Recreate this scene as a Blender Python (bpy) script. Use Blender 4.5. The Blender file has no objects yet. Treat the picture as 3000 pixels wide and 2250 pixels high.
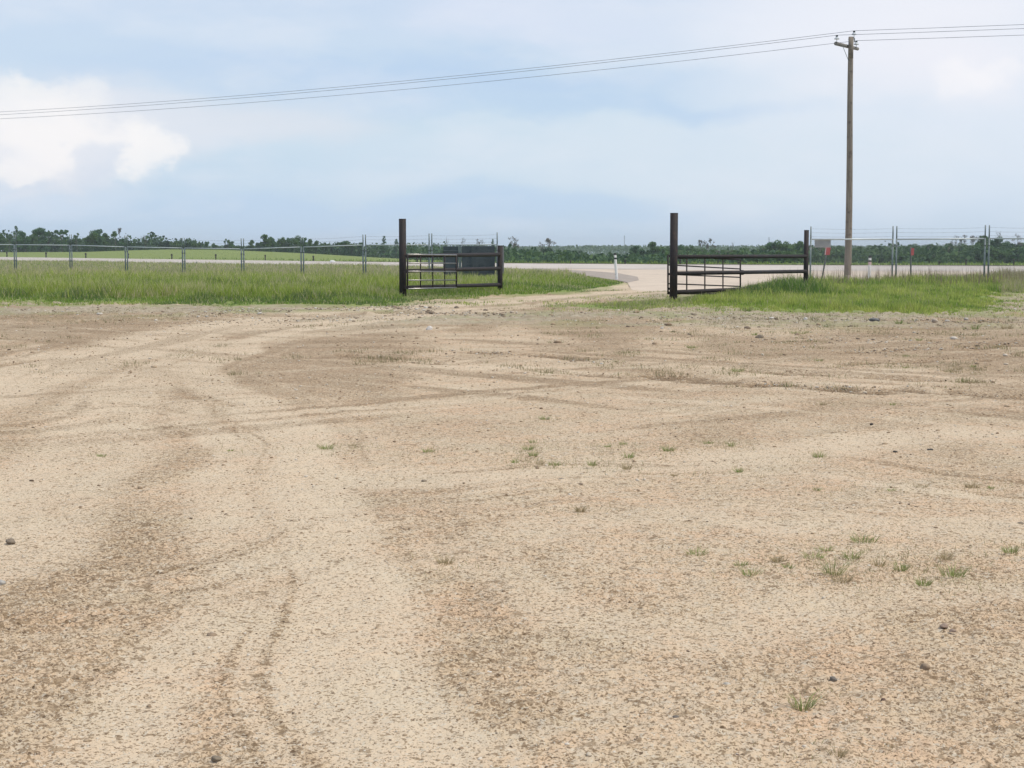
import bpy, math, random
import numpy as np
from mathutils import Vector, Matrix
random.seed(7); rng = np.random.default_rng(11)
C = bpy.context.scene.collection
R = math.radians

# ------------------------------------------------------------------ camera
F = 4500.0; CAMH = 1.55; TH = math.atan(390/4500.0)
cam = bpy.data.cameras.new("camera"); co = bpy.data.objects.new("camera", cam); C.objects.link(co)
cam.sensor_width = 36.0; cam.lens = 54.0; cam.clip_start = 0.1; cam.clip_end = 20000
co.location = (0, 0, CAMH); co.rotation_euler = (math.pi/2-TH, 0, 0)
bpy.context.scene.camera = co

def ray(u, v):
    a = (u-1500)/F; b = (1125-v)/F
    return (a, math.cos(TH)+b*math.sin(TH), -math.sin(TH)+b*math.cos(TH))
def at(u, v, Y):                       # the point seen at a pixel of the photo, Y metres ahead
    d = ray(u, v); t = Y/d[1]; return Vector((d[0]*t, Y, CAMH+d[2]*t))
def gnd(u, v, z=0.0):
    d = ray(u, v); t = (z-CAMH)/d[2]; return (d[0]*t, d[1]*t)

# ------------------------------------------------------------------ sky, sun, exposure
SUN_EL, SUN_AZ = 60.0, 105.0            # azimuth from +Y (ahead) towards +X (right)
EXPO = 0.1
w = bpy.data.worlds.new("World"); bpy.context.scene.world = w; w.use_nodes = True
nt = w.node_tree; N = nt.nodes; L = nt.links
for n in list(N): N.remove(n)
def mk(nodes, t, **k):
    n = nodes.new(t)
    for a, b in k.items(): setattr(n, a, b)
    return n
SKYS = 0.12
tc = mk(N, 'ShaderNodeTexCoord')
sky = mk(N, 'ShaderNodeTexSky', sky_type='NISHITA', sun_disc=False, sun_elevation=R(SUN_EL), sun_rotation=R(SUN_AZ))
def srgb(r, g, b):
    f = lambda c: (c/255/12.92) if c/255 <= .04045 else ((c/255+.055)/1.055)**2.4
    return (f(r), f(g), f(b))
def skyc(r, g, b): return tuple(c/SKYS for c in srgb(r, g, b))+(1,)
# turbulence that bends the cloud outlines
def vnoise(scale, detail, sc=(1, 1, 1)):
    m = mk(N, 'ShaderNodeMapping'); m.inputs['Scale'].default_value = sc
    L.new(tc.outputs['Generated'], m.inputs[0])
    n = mk(N, 'ShaderNodeTexNoise'); n.inputs['Scale'].default_value = scale
    n.inputs['Detail'].default_value = detail; n.inputs['Roughness'].default_value = .55
    L.new(m.outputs[0], n.inputs['Vector']); return n
def vm(op, a, b=None, s=None):
    n = mk(N, 'ShaderNodeVectorMath', operation=op)
    for i, x in enumerate((a, b)):
        if x is None: continue
        if isinstance(x, tuple): n.inputs[i].default_value = x
        else: L.new(x, n.inputs[i])
    if s is not None: n.inputs['Scale'].default_value = s
    return n
def distort(scale, detail, amt, sc):
    n = vnoise(scale, detail, sc)
    c = vm('SUBTRACT', n.outputs['Color'], (.5, .5, .5))
    s = vm('MULTIPLY', c.outputs[0], (amt, 0, amt*.55))
    return vm('ADD', tc.outputs['Generated'], s.outputs[0]).outputs[0]
P_soft = distort(7, 4, .16, (1, 1, 2.5))
P_puff = distort(28, 6, .075, (1, 1, 1.3))
# smooth base: Nishita, mostly veiled by thin high cloud
sep = mk(N, 'ShaderNodeSeparateXYZ'); L.new(tc.outputs['Generated'], sep.inputs[0])
ramp = mk(N, 'ShaderNodeValToRGB'); L.new(sep.outputs['Z'], ramp.inputs[0])
cr = ramp.color_ramp
stops = [(0.0, srgb(197, 217, 238)), (.03, srgb(191, 214, 237)), (.08, srgb(199, 219, 236)), (.16, srgb(203, 218, 238)), (.45, srgb(176, 196, 226)), (1.0, srgb(205, 212, 226))]
cr.elements[0].position = 0; cr.elements[1].position = 1
for p, c in stops[1:-1]: cr.elements.new(p)
for e, (p, c) in zip(cr.elements, stops): e.color = c+(1,)
rs = vm('MULTIPLY', ramp.outputs[0], (1/SKYS,)*3)
def mixc(fac, a, b):
    n = mk(N, 'ShaderNodeMix', data_type='RGBA'); n.clamp_factor = True
    if isinstance(fac, float): n.inputs['Factor'].default_value = fac
    else: L.new(fac, n.inputs['Factor'])
    for k, x in ((6, a), (7, b)):
        if isinstance(x, tuple): n.inputs[k].default_value = x
        else: L.new(x, n.inputs[k])
    return n.outputs[2]
cur = mixc(.88, sky.outputs[0], rs.outputs[0])
def blob(cur, u, v, su, sv, col, fac, P, lo=0.0, soft=1.0):
    d = Vector(ray(u, v)).normalized()
    s = vm('SUBTRACT', P, (d.x, 0, d.z)); q = vm('MULTIPLY', s.outputs[0], (F/su, 0, F/sv))
    ln = mk(N, 'ShaderNodeVectorMath', operation='LENGTH'); L.new(q.outputs[0], ln.inputs[0])
    mr = mk(N, 'ShaderNodeMapRange', interpolation_type='SMOOTHERSTEP')
    L.new(ln.outputs['Value'], mr.inputs[0])
    mr.inputs['From Min'].default_value = 1+soft*.0; mr.inputs['From Max'].default_value = lo
    mr.inputs['To Min'].default_value = 0; mr.inputs['To Max'].default_value = fac
    fr = mk(N, 'ShaderNodeMath', operation='MULTIPLY')      # only the sky ahead (+Y)
    st = mk(N, 'ShaderNodeMath', operation='GREATER_THAN'); L.new(sep.outputs['Y'], st.inputs[0]); st.inputs[1].default_value = 0
    L.new(mr.outputs[0], fr.inputs[0]); L.new(st.outputs[0], fr.inputs[1])
    return mixc(fr.outputs[0], cur, skyc(*col))
W_ = (232, 234, 240)
cur = blob(cur, 2900, 300, 1500, 640, (221, 229, 240), .9, P_soft)
cur = blob(cur, 2600, 20, 1300, 260, (234, 236, 244), .8, P_soft)
cur = blob(cur, 2800, 170, 520, 210, (236, 236, 243), .7, P_soft)
cur = blob(cur, 2850, 230, 160, 90, (246, 244, 246), .6, P_puff)
cur = blob(cur, 1900, 490, 1700, 150, (213, 225, 236), .8, P_soft)
cur = blob(cur, 1500, 60, 500, 120, (216, 224, 240), .7, P_soft)
cur = blob(cur, 1250, 250, 1300, 130, (181, 205, 233), .7, P_soft)
cur = blob(cur, 1850, 345, 900, 80, (183, 207, 233), .65, P_soft, .1)
cur = blob(cur, 500, 200, 800, 120, (190, 210, 234), .6, P_soft)
cur = blob(cur, 700, 300, 800, 110, (207, 220, 234), .75, P_soft)
cur = blob(cur, 700, 380, 620, 130, (219, 224, 233), .8, P_soft)
cur = blob(cur, 120, 400, 560, 250, (226, 228, 236), .9, P_soft, .1)
cur = blob(cur, 110, 285, 260, 85, (242, 241, 241), .8, P_puff, .25)
cur = blob(cur, 150, 400, 290, 140, (248, 245, 244), .8, P_puff, .3)
cur = blob(cur, 420, 440, 130, 120, (247, 245, 244), .8, P_puff, .35)
cur = blob(cur, 30, 500, 140, 50, (245, 243, 243), .75, P_puff, .35)
cur = blob(cur, 290, 480, 100, 90, (213, 221, 234), .6, P_puff, .3)
cur = blob(cur, 130, 560, 420, 60, (203, 219, 237), .7, P_soft, .1)
cur = blob(cur, 1150, 620, 1600, 80, (190, 211, 235), .6, P_soft)
# faint texture over the veil
fn = vnoise(11, 5, (1, 1, 3.2)); mr = mk(N, 'ShaderNodeMapRange'); L.new(fn.outputs['Fac'], mr.inputs[0])
mr.inputs['From Min'].default_value = .48; mr.inputs['From Max'].default_value = .72; mr.inputs['To Max'].default_value = .35
cur = mixc(mr.outputs[0], cur, skyc(226, 231, 240))
bg = mk(N, 'ShaderNodeBackground'); bg.inputs['Strength'].default_value = SKYS
wo = mk(N, 'ShaderNodeOutputWorld'); L.new(cur, bg.inputs[0]); L.new(bg.outputs[0], wo.inputs[0])

sl = bpy.data.lights.new("sun", 'SUN'); sl.energy = 2.8; sl.angle = R(22); sl.color = (1, .93, .79)
so = bpy.data.objects.new("sun", sl); C.objects.link(so)
sd = Vector((math.sin(R(SUN_AZ))*math.cos(R(SUN_EL)), math.cos(R(SUN_AZ))*math.cos(R(SUN_EL)), math.sin(R(SUN_EL))))
so.rotation_euler = sd.to_track_quat('Z', 'Y').to_euler(); so.location = (0, 0, 30)
vs = bpy.context.scene.view_settings
vs.view_transform = 'Standard'; vs.look = 'None'; vs.gamma = 1; vs.exposure = EXPO
cy = bpy.context.scene.cycles
cy.max_bounces = 5; cy.diffuse_bounces = 3; cy.transparent_max_bounces = 6; cy.volume_bounces = 0; cy.volume_step_rate = 1
cy.use_denoising = True

# ------------------------------------------------------------------ materials
def nodemat(name):
    m = bpy.data.materials.new(name); m.use_nodes = True
    t = m.node_tree; b = t.nodes['Principled BSDF']; return m, t, b
def noise_n(t, scale, detail=4, rough=.55, coord='Object', mscale=None, seed=0):
    tcn = t.nodes.new('ShaderNodeTexCoord'); n = t.nodes.new('ShaderNodeTexNoise')
    mp = t.nodes.new('ShaderNodeMapping'); t.links.new(tcn.outputs[coord], mp.inputs[0])
    mp.inputs['Location'].default_value = (seed*3.1, seed*1.7, seed)
    if mscale: mp.inputs['Scale'].default_value = mscale
    t.links.new(mp.outputs[0], n.inputs['Vector'])
    n.inputs['Scale'].default_value = scale; n.inputs['Detail'].default_value = detail; n.inputs['Roughness'].default_value = rough
    return n
def mramp(t, src, a, b, lo=0., hi=1.):
    n = t.nodes.new('ShaderNodeMapRange'); t.links.new(src, n.inputs[0])
    n.inputs['From Min'].default_value = a; n.inputs['From Max'].default_value = b
    n.inputs['To Min'].default_value = lo; n.inputs['To Max'].default_value = hi; return n.outputs[0]
def mmix(t, fac, a, b):
    n = t.nodes.new('ShaderNodeMix'); n.data_type = 'RGBA'
    if isinstance(fac, (int, float)): n.inputs['Factor'].default_value = fac
    else: t.links.new(fac, n.inputs['Factor'])
    for k, x in ((6, a), (7, b)):
        if isinstance(x, tuple): n.inputs[k].default_value = x+((1,) if len(x) == 3 else ())
        else: t.links.new(x, n.inputs[k])
    return n.outputs[2]
def mmath(t, op, a, b=None):
    n = t.nodes.new('ShaderNodeMath'); n.operation = op
    for i, x in enumerate((a, b)):
        if x is None: continue
        if isinstance(x, (int, float)): n.inputs[i].default_value = x
        else: t.links.new(x, n.inputs[i])
    return n.outputs[0]
def two_tone(name, c1, c2, scale, rough=.7, metal=0., mscale=None, lo=.35, hi=.65, bump=0., c3=None, s3=40):
    m, t, b = nodemat(name)
    n = noise_n(t, scale, 6, .6, mscale=mscale)
    col = mmix(t, mramp(t, n.outputs['Fac'], lo, hi), c1, c2)
    if c3:
        n3 = noise_n(t, s3, 4, .6, seed=3); col = mmix(t, mramp(t, n3.outputs['Fac'], .56, .68), col, c3)
    t.links.new(col, b.inputs['Base Color']); b.inputs['Roughness'].default_value = rough; b.inputs['Metallic'].default_value = metal
    if bump:
        bn = t.nodes.new('ShaderNodeBump'); bn.inputs['Strength'].default_value = bump; bn.inputs['Distance'].default_value = .02
        t.links.new(n.outputs['Fac'], bn.inputs['Height']); t.links.new(bn.outputs[0], b.inputs['Normal'])
    return m
def attr_mat(name, rough=.8, trans=0., spec=.2):
    m, t, b = nodemat(name)
    a = t.nodes.new('ShaderNodeAttribute'); a.attribute_name = 'tint'
    t.links.new(a.outputs['Color'], b.inputs['Base Color']); b.inputs['Roughness'].default_value = rough
    b.inputs['Specular IOR Level'].default_value = spec
    if trans:
        tr = t.nodes.new('ShaderNodeBsdfTranslucent'); t.links.new(a.outputs['Color'], tr.inputs[0])
        mx = t.nodes.new('ShaderNodeMixShader'); mx.inputs[0].default_value = trans
        o = t.nodes['Material Output']
        t.links.new(b.outputs[0], mx.inputs[1]); t.links.new(tr.outputs[0], mx.inputs[2]); t.links.new(mx.outputs[0], o.inputs[0])
    return m
M = {}
M['rust'] = two_tone('rust_pipe', (.008, .006, .007), (.020, .011, .011), 5, .75, .0, c3=(.042, .020, .014), s3=9, bump=.2)
M['rust_light'] = two_tone('worn_toplit_gate_pipe', (.26, .25, .25), (.38, .36, .35), 9, .32, .75)  # worn shiny metal, toned pale to imitate light along the bars' tops
M['galv'] = two_tone('galvanised_steel', (.13, .165, .165), (.22, .255, .255), 6, .5, .2)
M['galvlight'] = two_tone('bright_galvanised_rail', (.50, .53, .54), (.62, .65, .65), 4, .45, .2)
M['wire'] = two_tone('fence_wire', (.15, .17, .18), (.25, .27, .28), 6, .5, .4)
M['powerwire'] = two_tone('aluminium_conductor', (.16, .18, .23), (.22, .24, .3), 2, .6, .2)
M['wood'] = two_tone('weathered_pole_wood', (.165, .135, .105), (.29, .245, .195), 3, .85, 0, mscale=(6, 6, .35), bump=.35, c3=(.12, .095, .075), s3=3)
M['armwood'] = two_tone('weathered_arm_wood', (.14, .125, .11), (.26, .24, .21), 9, .85, 0, bump=.3)
M['porcelain'] = two_tone('grey_porcelain', (.42, .44, .45), (.55, .57, .58), 9, .25)
M['black'] = two_tone('black_plastic', (.012, .012, .014), (.03, .03, .032), 30, .5)
M['white'] = two_tone('white_marker_plastic', (.74, .74, .72), (.84, .84, .82), 12, .5, c3=(.48, .46, .42), s3=20)
M['pinkwhite'] = two_tone('faded_pink_reflector', (.55, .38, .36), (.68, .52, .5), 20, .5)
M['red'] = two_tone('faded_red_plate', (.33, .055, .06), (.45, .10, .09), 18, .55)
M['greenstake'] = two_tone('green_steel_stake', (.05, .07, .06), (.10, .11, .10), 10, .6)
M['board'] = two_tone('dark_sign_board', (.045, .062, .072), (.075, .09, .10), 3, .6, c3=(.03, .04, .045), s3=6)
M['plate'] = two_tone('faded_sign_plate', (.45, .42, .42), (.56, .53, .52), 4, .6)
M['timber'] = two_tone('dark_guide_post_timber', (.035, .03, .028), (.07, .055, .05), 8, .85)
M['tower'] = two_tone('far_tower_steel', (.2, .22, .25), (.28, .3, .33), 1, .6)
M['bark'] = two_tone('bark', (.09, .075, .065), (.17, .15, .13), 3, .9)
M['grass'] = attr_mat('grass_blades', .75, .35)
M['leaf'] = attr_mat('tree_leaves', .75, .25)
M['stone'] = attr_mat('loose_stones', .9, 0)

# ------------------------------------------------------------------ noise in numpy
def vhash(ix, iy, s):
    h = (ix.astype(np.int64)*374761393 + iy.astype(np.int64)*668265263 + s*1442695041) & 0xffffffff
    h = ((h ^ (h >> 13))*1274126177) & 0xffffffff
    return ((h ^ (h >> 16)) & 0xffffff)/float(0xffffff)
def vn(x, y, s=0):
    ix = np.floor(x); iy = np.floor(y); fx = x-ix; fy = y-iy
    fx = fx*fx*(3-2*fx); fy = fy*fy*(3-2*fy)
    a = vhash(ix, iy, s); b = vhash(ix+1, iy, s); c = vhash(ix, iy+1, s); d = vhash(ix+1, iy+1, s)
    return (a*(1-fx)+b*fx)*(1-fy)+(c*(1-fx)+d*fx)*fy
def fbm(x, y, o=4, s=0, g=.5):
    r = 0; a = 1; t = 0
    for k in range(o):
        r = r+a*vn(x, y, s+k*17); t += a; a *= g; x = x*2.03+13.7; y = y*2.03+7.1
    return r/t
def smooth(x, a, b):
    t = np.clip((x-a)/(b-a), 0, 1); return t*t*(3-2*t)
def poly_world(pts): return [gnd(u, v) for u, v in pts]
def inpoly(x, y, poly):
    r = np.zeros(x.shape, bool); n = len(poly)
    for i in range(n):
        x0, y0 = poly[i]; x1, y1 = poly[(i+1) % n]
        if y0 == y1: continue
        c = ((y0 > y) != (y1 > y)) & (x < (x1-x0)*(y-y0)/(y1-y0)+x0); r ^= c
    return r
def dist_seg(x, y, poly, closed=False):
    d = np.full(x.shape, 1e9); n = len(poly)
    for i in range(n if closed else n-1):
        x0, y0 = poly[i]; x1, y1 = poly[(i+1) % n]
        dx, dy = x1-x0, y1-y0; l = dx*dx+dy*dy+1e-12
        t = np.clip(((x-x0)*dx+(y-y0)*dy)/l, 0, 1)
        d = np.minimum(d, np.hypot(x-x0-t*dx, y-y0-t*dy))
    return d

# ------------------------------------------------------------------ the lie of the land
MEADOW = poly_world([(-900, 872), (-400, 878), (0, 884), (300, 889), (600, 893), (900, 893), (1060, 893), (1178, 884), (1400, 870), (1600, 859),
    (1720, 848), (1800, 836), (1828, 829), (1803, 824), (1713, 812), (1600, 803), (1476, 794), (1300, 788), (1100, 783), (800, 779), (600, 776), (300, 770), (0, 766), (-400, 761)])
PATCH = poly_world([(1713, 897), (1800, 905), (1900, 902), (1984, 892), (2100, 895), (2200, 905), (2400, 914), (2600, 916), (2800, 919), (2850, 908),
    (2905, 908), (2920, 893), (2912, 876), (2960, 868), (3400, 864), (3400, 822), (3000, 822), (2900, 827), (2750, 832), (2600, 836), (2500, 839), (2370, 839), (2300, 845),
    (2200, 858), (2100, 870), (2000, 880), (1984, 885), (1850, 892)])
FARE = [gnd(u, v) for u, v in ((0, 753), (300, 757), (600, 761), (850, 764.5), (1100, 767.5), (1350, 770.5), (1600, 772.5), (2000, 775), (2400, 777), (3000, 778))]
NEARE = [gnd(u, v) for u, v in ((0, 765), (300, 769), (600, 775), (850, 778), (1100, 782), (1350, 785.5), (1600, 789), (2000, 792), (2400, 795), (3000, 797))]
_fx = np.array([-500, -300, FARE[0][0]]+[p[0] for p in FARE[1:]]+[140, 400]); _fy = np.array([900, 610, FARE[0][1]]+[p[1] for p in FARE[1:]]+[170, 190])
def far_edge(x): return np.interp(x, _fx, _fy)
_rx = [-400, -150, -125, -110, -100, -85, -78, -60, -50, -40, -25, 0, 60, 400]
_rz = [1.0, 1.15, 1.25, 1.75, 1.98, 1.9, 1.6, .85, .25, -.35, -1.1, -1.7, -2.0, -2.0]
def terrain(x, y):
    x = np.asarray(x, float); y = np.asarray(y, float)
    fe = far_edge(x); rz = np.interp(x*450/np.maximum(y, 300), _rx, _rz)
    top = np.maximum(450, fe+60)
    up = np.clip((y-fe-6)/(top-fe-6), 0, 1)
    z = np.where(rz > 0, rz*up*up*(3-2*up), rz*up)
    z = z+np.clip((y-top)/150, 0, 1)*np.where(rz > 0, -rz-2.0, -2.6)
    return z
MOUND = [gnd(2240, 868), gnd(2500, 868), gnd(2800, 870), gnd(3200, 868)]
def mound(x, y): return .10*np.exp(-(dist_seg(np.asarray(x, float), np.asarray(y, float), MOUND)/6)**2)

# ------------------------------------------------------------------ mesh helpers
def npmesh(name, verts, faces_flat, nper, mat, tint=None, parent=None, smoothf=False):
    me = bpy.data.meshes.new(name); nv = len(verts); nf = len(nper)
    me.vertices.add(nv); me.vertices.foreach_set('co', np.asarray(verts, np.float32).ravel())
    me.loops.add(len(faces_flat)); me.loops.foreach_set('vertex_index', np.asarray(faces_flat, np.int32))
    me.polygons.add(nf); st = np.zeros(nf, np.int32); st[1:] = np.cumsum(nper)[:-1]
    me.polygons.foreach_set('loop_start', st); me.polygons.foreach_set('loop_total', np.asarray(nper, np.int32))
    if smoothf: me.polygons.foreach_set('use_smooth', np.ones(nf, bool))
    me.update(calc_edges=True)
    if tint is not None:
        a = me.color_attributes.new('tint', 'FLOAT_COLOR', 'POINT')
        t = np.ones((nv, 4), np.float32); t[:, :tint.shape[1]] = tint; a.data.foreach_set('color', t.ravel())
    me.materials.append(mat)
    o = bpy.data.objects.new(name, me); C.objects.link(o)
    if parent: o.parent = parent
    return o
class MB:
    def __init__(s): s.v = []; s.f = []
    def tube(s, p0, p1, r0, r1=None, n=8, cap=True):
        r1 = r0 if r1 is None else r1; p0 = Vector(p0); p1 = Vector(p1); d = (p1-p0).normalized()
        a = d.orthogonal().normalized(); b = d.cross(a); k = len(s.v)
        for p, r in ((p0, r0), (p1, r1)):
            for i in range(n):
                t = 2*math.pi*i/n; s.v.append(tuple(p+a*(r*math.cos(t))+b*(r*math.sin(t))))
        for i in range(n): j = (i+1) % n; s.f.append((k+i, k+j, k+n+j, k+n+i))
        if cap: s.f.append(tuple(k+i for i in reversed(range(n)))); s.f.append(tuple(k+n+i for i in range(n)))
        return s
    def path(s, pts, r, n=5):
        for a, b in zip(pts[:-1], pts[1:]): s.tube(a, b, r, r, n, True)
        return s
    def lathe(s, c, prof, n=14, axis=None):
        k = len(s.v); m = len(prof)
        for r, z in prof:
            for i in range(n):
                t = 2*math.pi*i/n; s.v.append((c[0]+r*math.cos(t), c[1]+r*math.sin(t), c[2]+z))
        for j in range(m-1):
            for i in range(n):
                i2 = (i+1) % n; s.f.append((k+j*n+i, k+j*n+i2, k+(j+1)*n+i2, k+(j+1)*n+i))
        s.f.append(tuple(k+i for i in reversed(range(n)))); s.f.append(tuple(k+(m-1)*n+i for i in range(n)))
        return s
    def box(s, o, ax, ay, az):       # corner-centred box: centre o, half axes
        o = Vector(o); ax = Vector(ax); ay = Vector(ay); az = Vector(az); k = len(s.v)
        for i in (-1, 1):
            for j in (-1, 1):
                for l in (-1, 1): s.v.append(tuple(o+ax*i+ay*j+az*l))
        for f in ((0, 1, 3, 2), (4, 6, 7, 5), (0, 4, 5, 1), (2, 3, 7, 6), (0, 2, 6, 4), (1, 5, 7, 3)): s.f.append(tuple(k+i for i in f))
        return s
    def build(s, name, mat, parent=None, smoothf=True, bevel=0):
        me = bpy.data.meshes.new(name); me.from_pydata(s.v, [], s.f); me.materials.append(mat); me.update()
        o = bpy.data.objects.new(name, me); C.objects.link(o)
        if smoothf:
            for p in me.polygons: p.use_smooth = len(p.vertices) == 4
        if bevel:
            b = o.modifiers.new('bevel', 'BEVEL'); b.width = bevel; b.segments = 2; b.limit_method = 'ANGLE'
        if parent: o.parent = parent; o.matrix_parent_inverse = Matrix.Translation(-parent.location)
        return o
def tag(o, label=None, cat=None, group=None, kind=None):
    for k, v in (('label', label), ('category', cat), ('group', group), ('kind', kind)):
        if v: o[k] = v
    return o
def thing(name, loc, label, cat, group=None):
    o = bpy.data.objects.new(name, None); C.objects.link(o); o.location = loc; o.empty_display_size = .3
    bpy.context.view_layer.update()
    return tag(o, label, cat, group)

# ------------------------------------------------------------------ ground sheet
def make_ground():
    rows1 = 1/np.linspace(1/3.6, 1/150, 1000); rows2 = np.geomspace(150, 2550, 170)[1:]
    ys = np.concatenate([rows1, rows2]); nc = 900
    s = np.linspace(-1, 1, nc); half = .52*ys+1.2
    Yg = np.repeat(ys[:, None], nc, 1); X = half[:, None]*s[None, :]; Yf = Yg
    z = terrain(X, Yf)+mound(X, Yf)*(Yf < 140)
    inm = inpoly(X, Yf, MEADOW); inp = inpoly(X, Yf, PATCH)
    dm = dist_seg(X, Yf, MEADOW, True); dp = dist_seg(X, Yf, PATCH, True)
    wob = (fbm(X*.5, Yf*.25, 3, 5)-.5)*3.6+(fbm(X*2.2, Yf*1.2, 3, 8)-.5)*2.2
    veg = np.maximum(smooth(np.where(inm, dm, -dm)+wob, -1.6, .8), smooth(np.where(inp, dp, -dp)+wob*.7, -1.0, .5))
    fe = far_edge(X); veg = np.maximum(veg, (Yf > fe-.5).astype(float))
    veg = np.maximum(veg, ((X < gnd(0, 766)[0]) & (Yf > 60)).astype(float)*(Yf < 260))
    # worn pale tracks: (pixels of the photo laid on the ground), half width in metres
    wx = X+(fbm(X*.35, Yf*.2, 3, 31)-.5)*1.1; wy = Yf+(fbm(X*.3, Yf*.15, 3, 41)-.5)*2.0
    def line(pts, hw, soft=.4): return 1-smooth(dist_seg(wx, wy, poly_world(pts)), hw*(1-soft), hw*(1+soft))
    trk = np.zeros_like(X)
    for pts, hw, a in (
        ([(1950, 850), (1500, 882), (1100, 905), (760, 935), (430, 1000), (180, 1090), (-100, 1180)], .9, 1.),
        ([(1950, 862), (1500, 898), (1000, 935), (560, 980), (200, 1035), (-150, 1080)], .55, .8),
        ([(1400, 905), (900, 960), (700, 1000), (640, 1080), (680, 1160), (800, 1260), (880, 1380), (920, 1500), (900, 1640), (960, 1800), (1080, 1950), (1250, 2120), (1380, 2300)], .30, 1.),
        ([(620, 1000), (500, 1100), (330, 1200), (130, 1330), (60, 1450), (-100, 1600)], .5, .9),
        ([(520, 1200), (560, 1330), (640, 1480), (620, 1650), (560, 1820), (480, 2000), (420, 2250)], .22, .75),
        ([(2950, 1290), (2300, 1330), (1700, 1360), (1200, 1400), (900, 1420)], .5, .8),
        ([(3100, 1120), (2300, 1090), (1700, 1060), (1300, 1080)], .8, .55),
        ([(3050, 1700), (2500, 1770), (2100, 1900), (1700, 1820), (1300, 1640)], .22, .5),
        ([(3000, 1500), (2400, 1545), (2050, 1500), (1600, 1560), (1350, 1700)], .25, .5),
        ([(0, 1180), (400, 1060), (800, 990), (1300, 960)], .5, .6),
        ([(1950, 840), (2000, 800), (2600, 793)], 7, 1.)):
        trk = np.maximum(trk, a*line(pts, hw))
    brn = np.zeros_like(X)
    def ell(u, v, su, sv, a):
        cx, cy = gnd(u, v); y0 = gnd(u, v-sv)[1]; y1 = gnd(u, v+sv)[1]; ry = (y0-y1)/2; rx = su*cy/F
        d = np.hypot((wx-cx)/rx, (wy-cy)/ry); return a*(1-smooth(d, .55, 1.15))
    for e in ((470, 1180, 200, 40, .7), (500, 1235, 230, 50, .9), (620, 1150, 130, 30, .7), (180, 1170, 120, 25, .5), (330, 1380, 260, 60, .7), (640, 1430, 100, 50, .8),
              (200, 1560, 350, 80, .65), (120, 1760, 260, 120, .6), (330, 1950, 160, 110, .8), (60, 1840, 120, 80, .8), (1180, 1450, 230, 70, .8),
              (1300, 1570, 280, 90, .6), (1230, 1700, 240, 90, .5), (1500, 1750, 240, 180, .75), (1600, 1980, 200, 160, .8), (1720, 2150, 200, 90, .9), (1150, 2060, 90, 120, .6),
              (1900, 1850, 250, 140, .5), (2300, 1900, 250, 120, .35), (2500, 2000, 400, 120, .4), (2850, 1640, 160, 40, .6), (1300, 1240, 300, 40, .45), (2100, 1290, 400, 35, .35),
              (2800, 1290, 250, 30, .35), (1700, 1500, 260, 40, .4), (250, 1020, 200, 14, .7), (120, 1060, 160, 16, .8), (500, 1010, 140, 12, .6), (900, 1020, 150, 10, .4),
              (80, 1280, 120, 30, .6), (130, 1450, 130, 20, .7), (550, 1080, 150, 14, .4)):
        brn = np.maximum(brn, ell(*e))
    gen = fbm(wx*.45, wy*.16, 4, 77); brn = np.maximum(brn*.42, smooth(gen, .38, .60)*.62)
    brn = brn*(1-.75*trk)
    st = fbm(X*.55+Yf*.05, Yf*1.7, 4, 99); brn = np.clip(brn+(smooth(st, .52, .7)*.35)*smooth(Yf, 8, 25), 0, 1)
    # ruts
    def sgn(pts, nx, ny):      # distance to a line of travel, signed by the side it lies on
        P = poly_world(pts); d = dist_seg(wx, wy, P); cx = np.mean([p[0] for p in P]); cy = np.mean([p[1] for p in P])
        yl = np.interp(wx, [p[0] for p in sorted(P)], [p[1] for p in sorted(P)]); return np.where(wy > yl, d, -d)
    for pts, reach, sd_ in (([(1950, 856), (1500, 888), (1100, 915), (700, 955), (350, 1025), (80, 1120), (-200, 1230)], 3.6, 901), ([(-300, 1010), (1000, 1030), (1850, 1066), (3000, 1160), (3400, 1200)], 7, 902), ([(1700, 1130), (2400, 1060), (3400, 985)], 7, 903), ([(640, 1080), (800, 1260), (900, 1500), (960, 1800), (1250, 2120), (1380, 2300)], .9, 904), ([(3400, 1500), (2400, 1400), (1700, 1400), (900, 1500), (300, 1650)], 1.6, 905)):
        d = sgn(pts, 0, 1); al = wx*.13+wy*.05
        fr = 1.
        if sd_ in (902, 903):
            (ax_, ay_), (bx_, by_) = gnd(*pts[1]), gnd(*pts[-1]); l_ = math.hypot(bx_-ax_, by_-ay_); d = ((X-ax_)*-(by_-ay_)+(Yf-ay_)*(bx_-ax_))/l_; al = ((X-ax_)*(bx_-ax_)+(Yf-ay_)*(by_-ay_))/l_*.16
        if sd_ > 903: d = dist_seg(wx, wy, poly_world(pts))*np.where(d > 0, 1, -1)*3.2; al = al*3; reach = reach*3.2
        q = vn(d*1.7, al, sd_)*.55+vn(d*4.1, al*2, sd_+1)*.45; w_ = (1-smooth(np.abs(d), reach*.4, reach))*(smooth(Yf, 9, 15) if sd_ < 904 else 1-smooth(Yf, 16, 24))*(1-smooth(Yf, 46, 56))
        q2 = vn(d*2.3+9, al*1.3, sd_+5)*.6+vn(d*6, al*3, sd_+6)*.4
        brn = np.maximum(brn, smooth(q, .6, .76)*w_*.75); trk = np.maximum(trk, smooth(q2, .62, .78)*w_*.75)
    belt = inpoly(X, Yf+(fbm(X*.6, Yf*.4, 3, 88)-.5)*5, poly_world([(-600, 870), (600, 885), (1160, 885), (1160, 912), (800, 930), (500, 948), (0, 962), (-600, 980)])).astype(float)
    bn_ = fbm(X*1.4, Yf*1.6, 4, 89); brn = np.maximum(brn, belt*smooth(bn_, .38, .58)*.85)
    veg = np.maximum(veg, belt*smooth(fbm(X*.7, Yf*.8, 4, 90), .46, .62)*.55*smooth(Yf, 33, 43))
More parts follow.
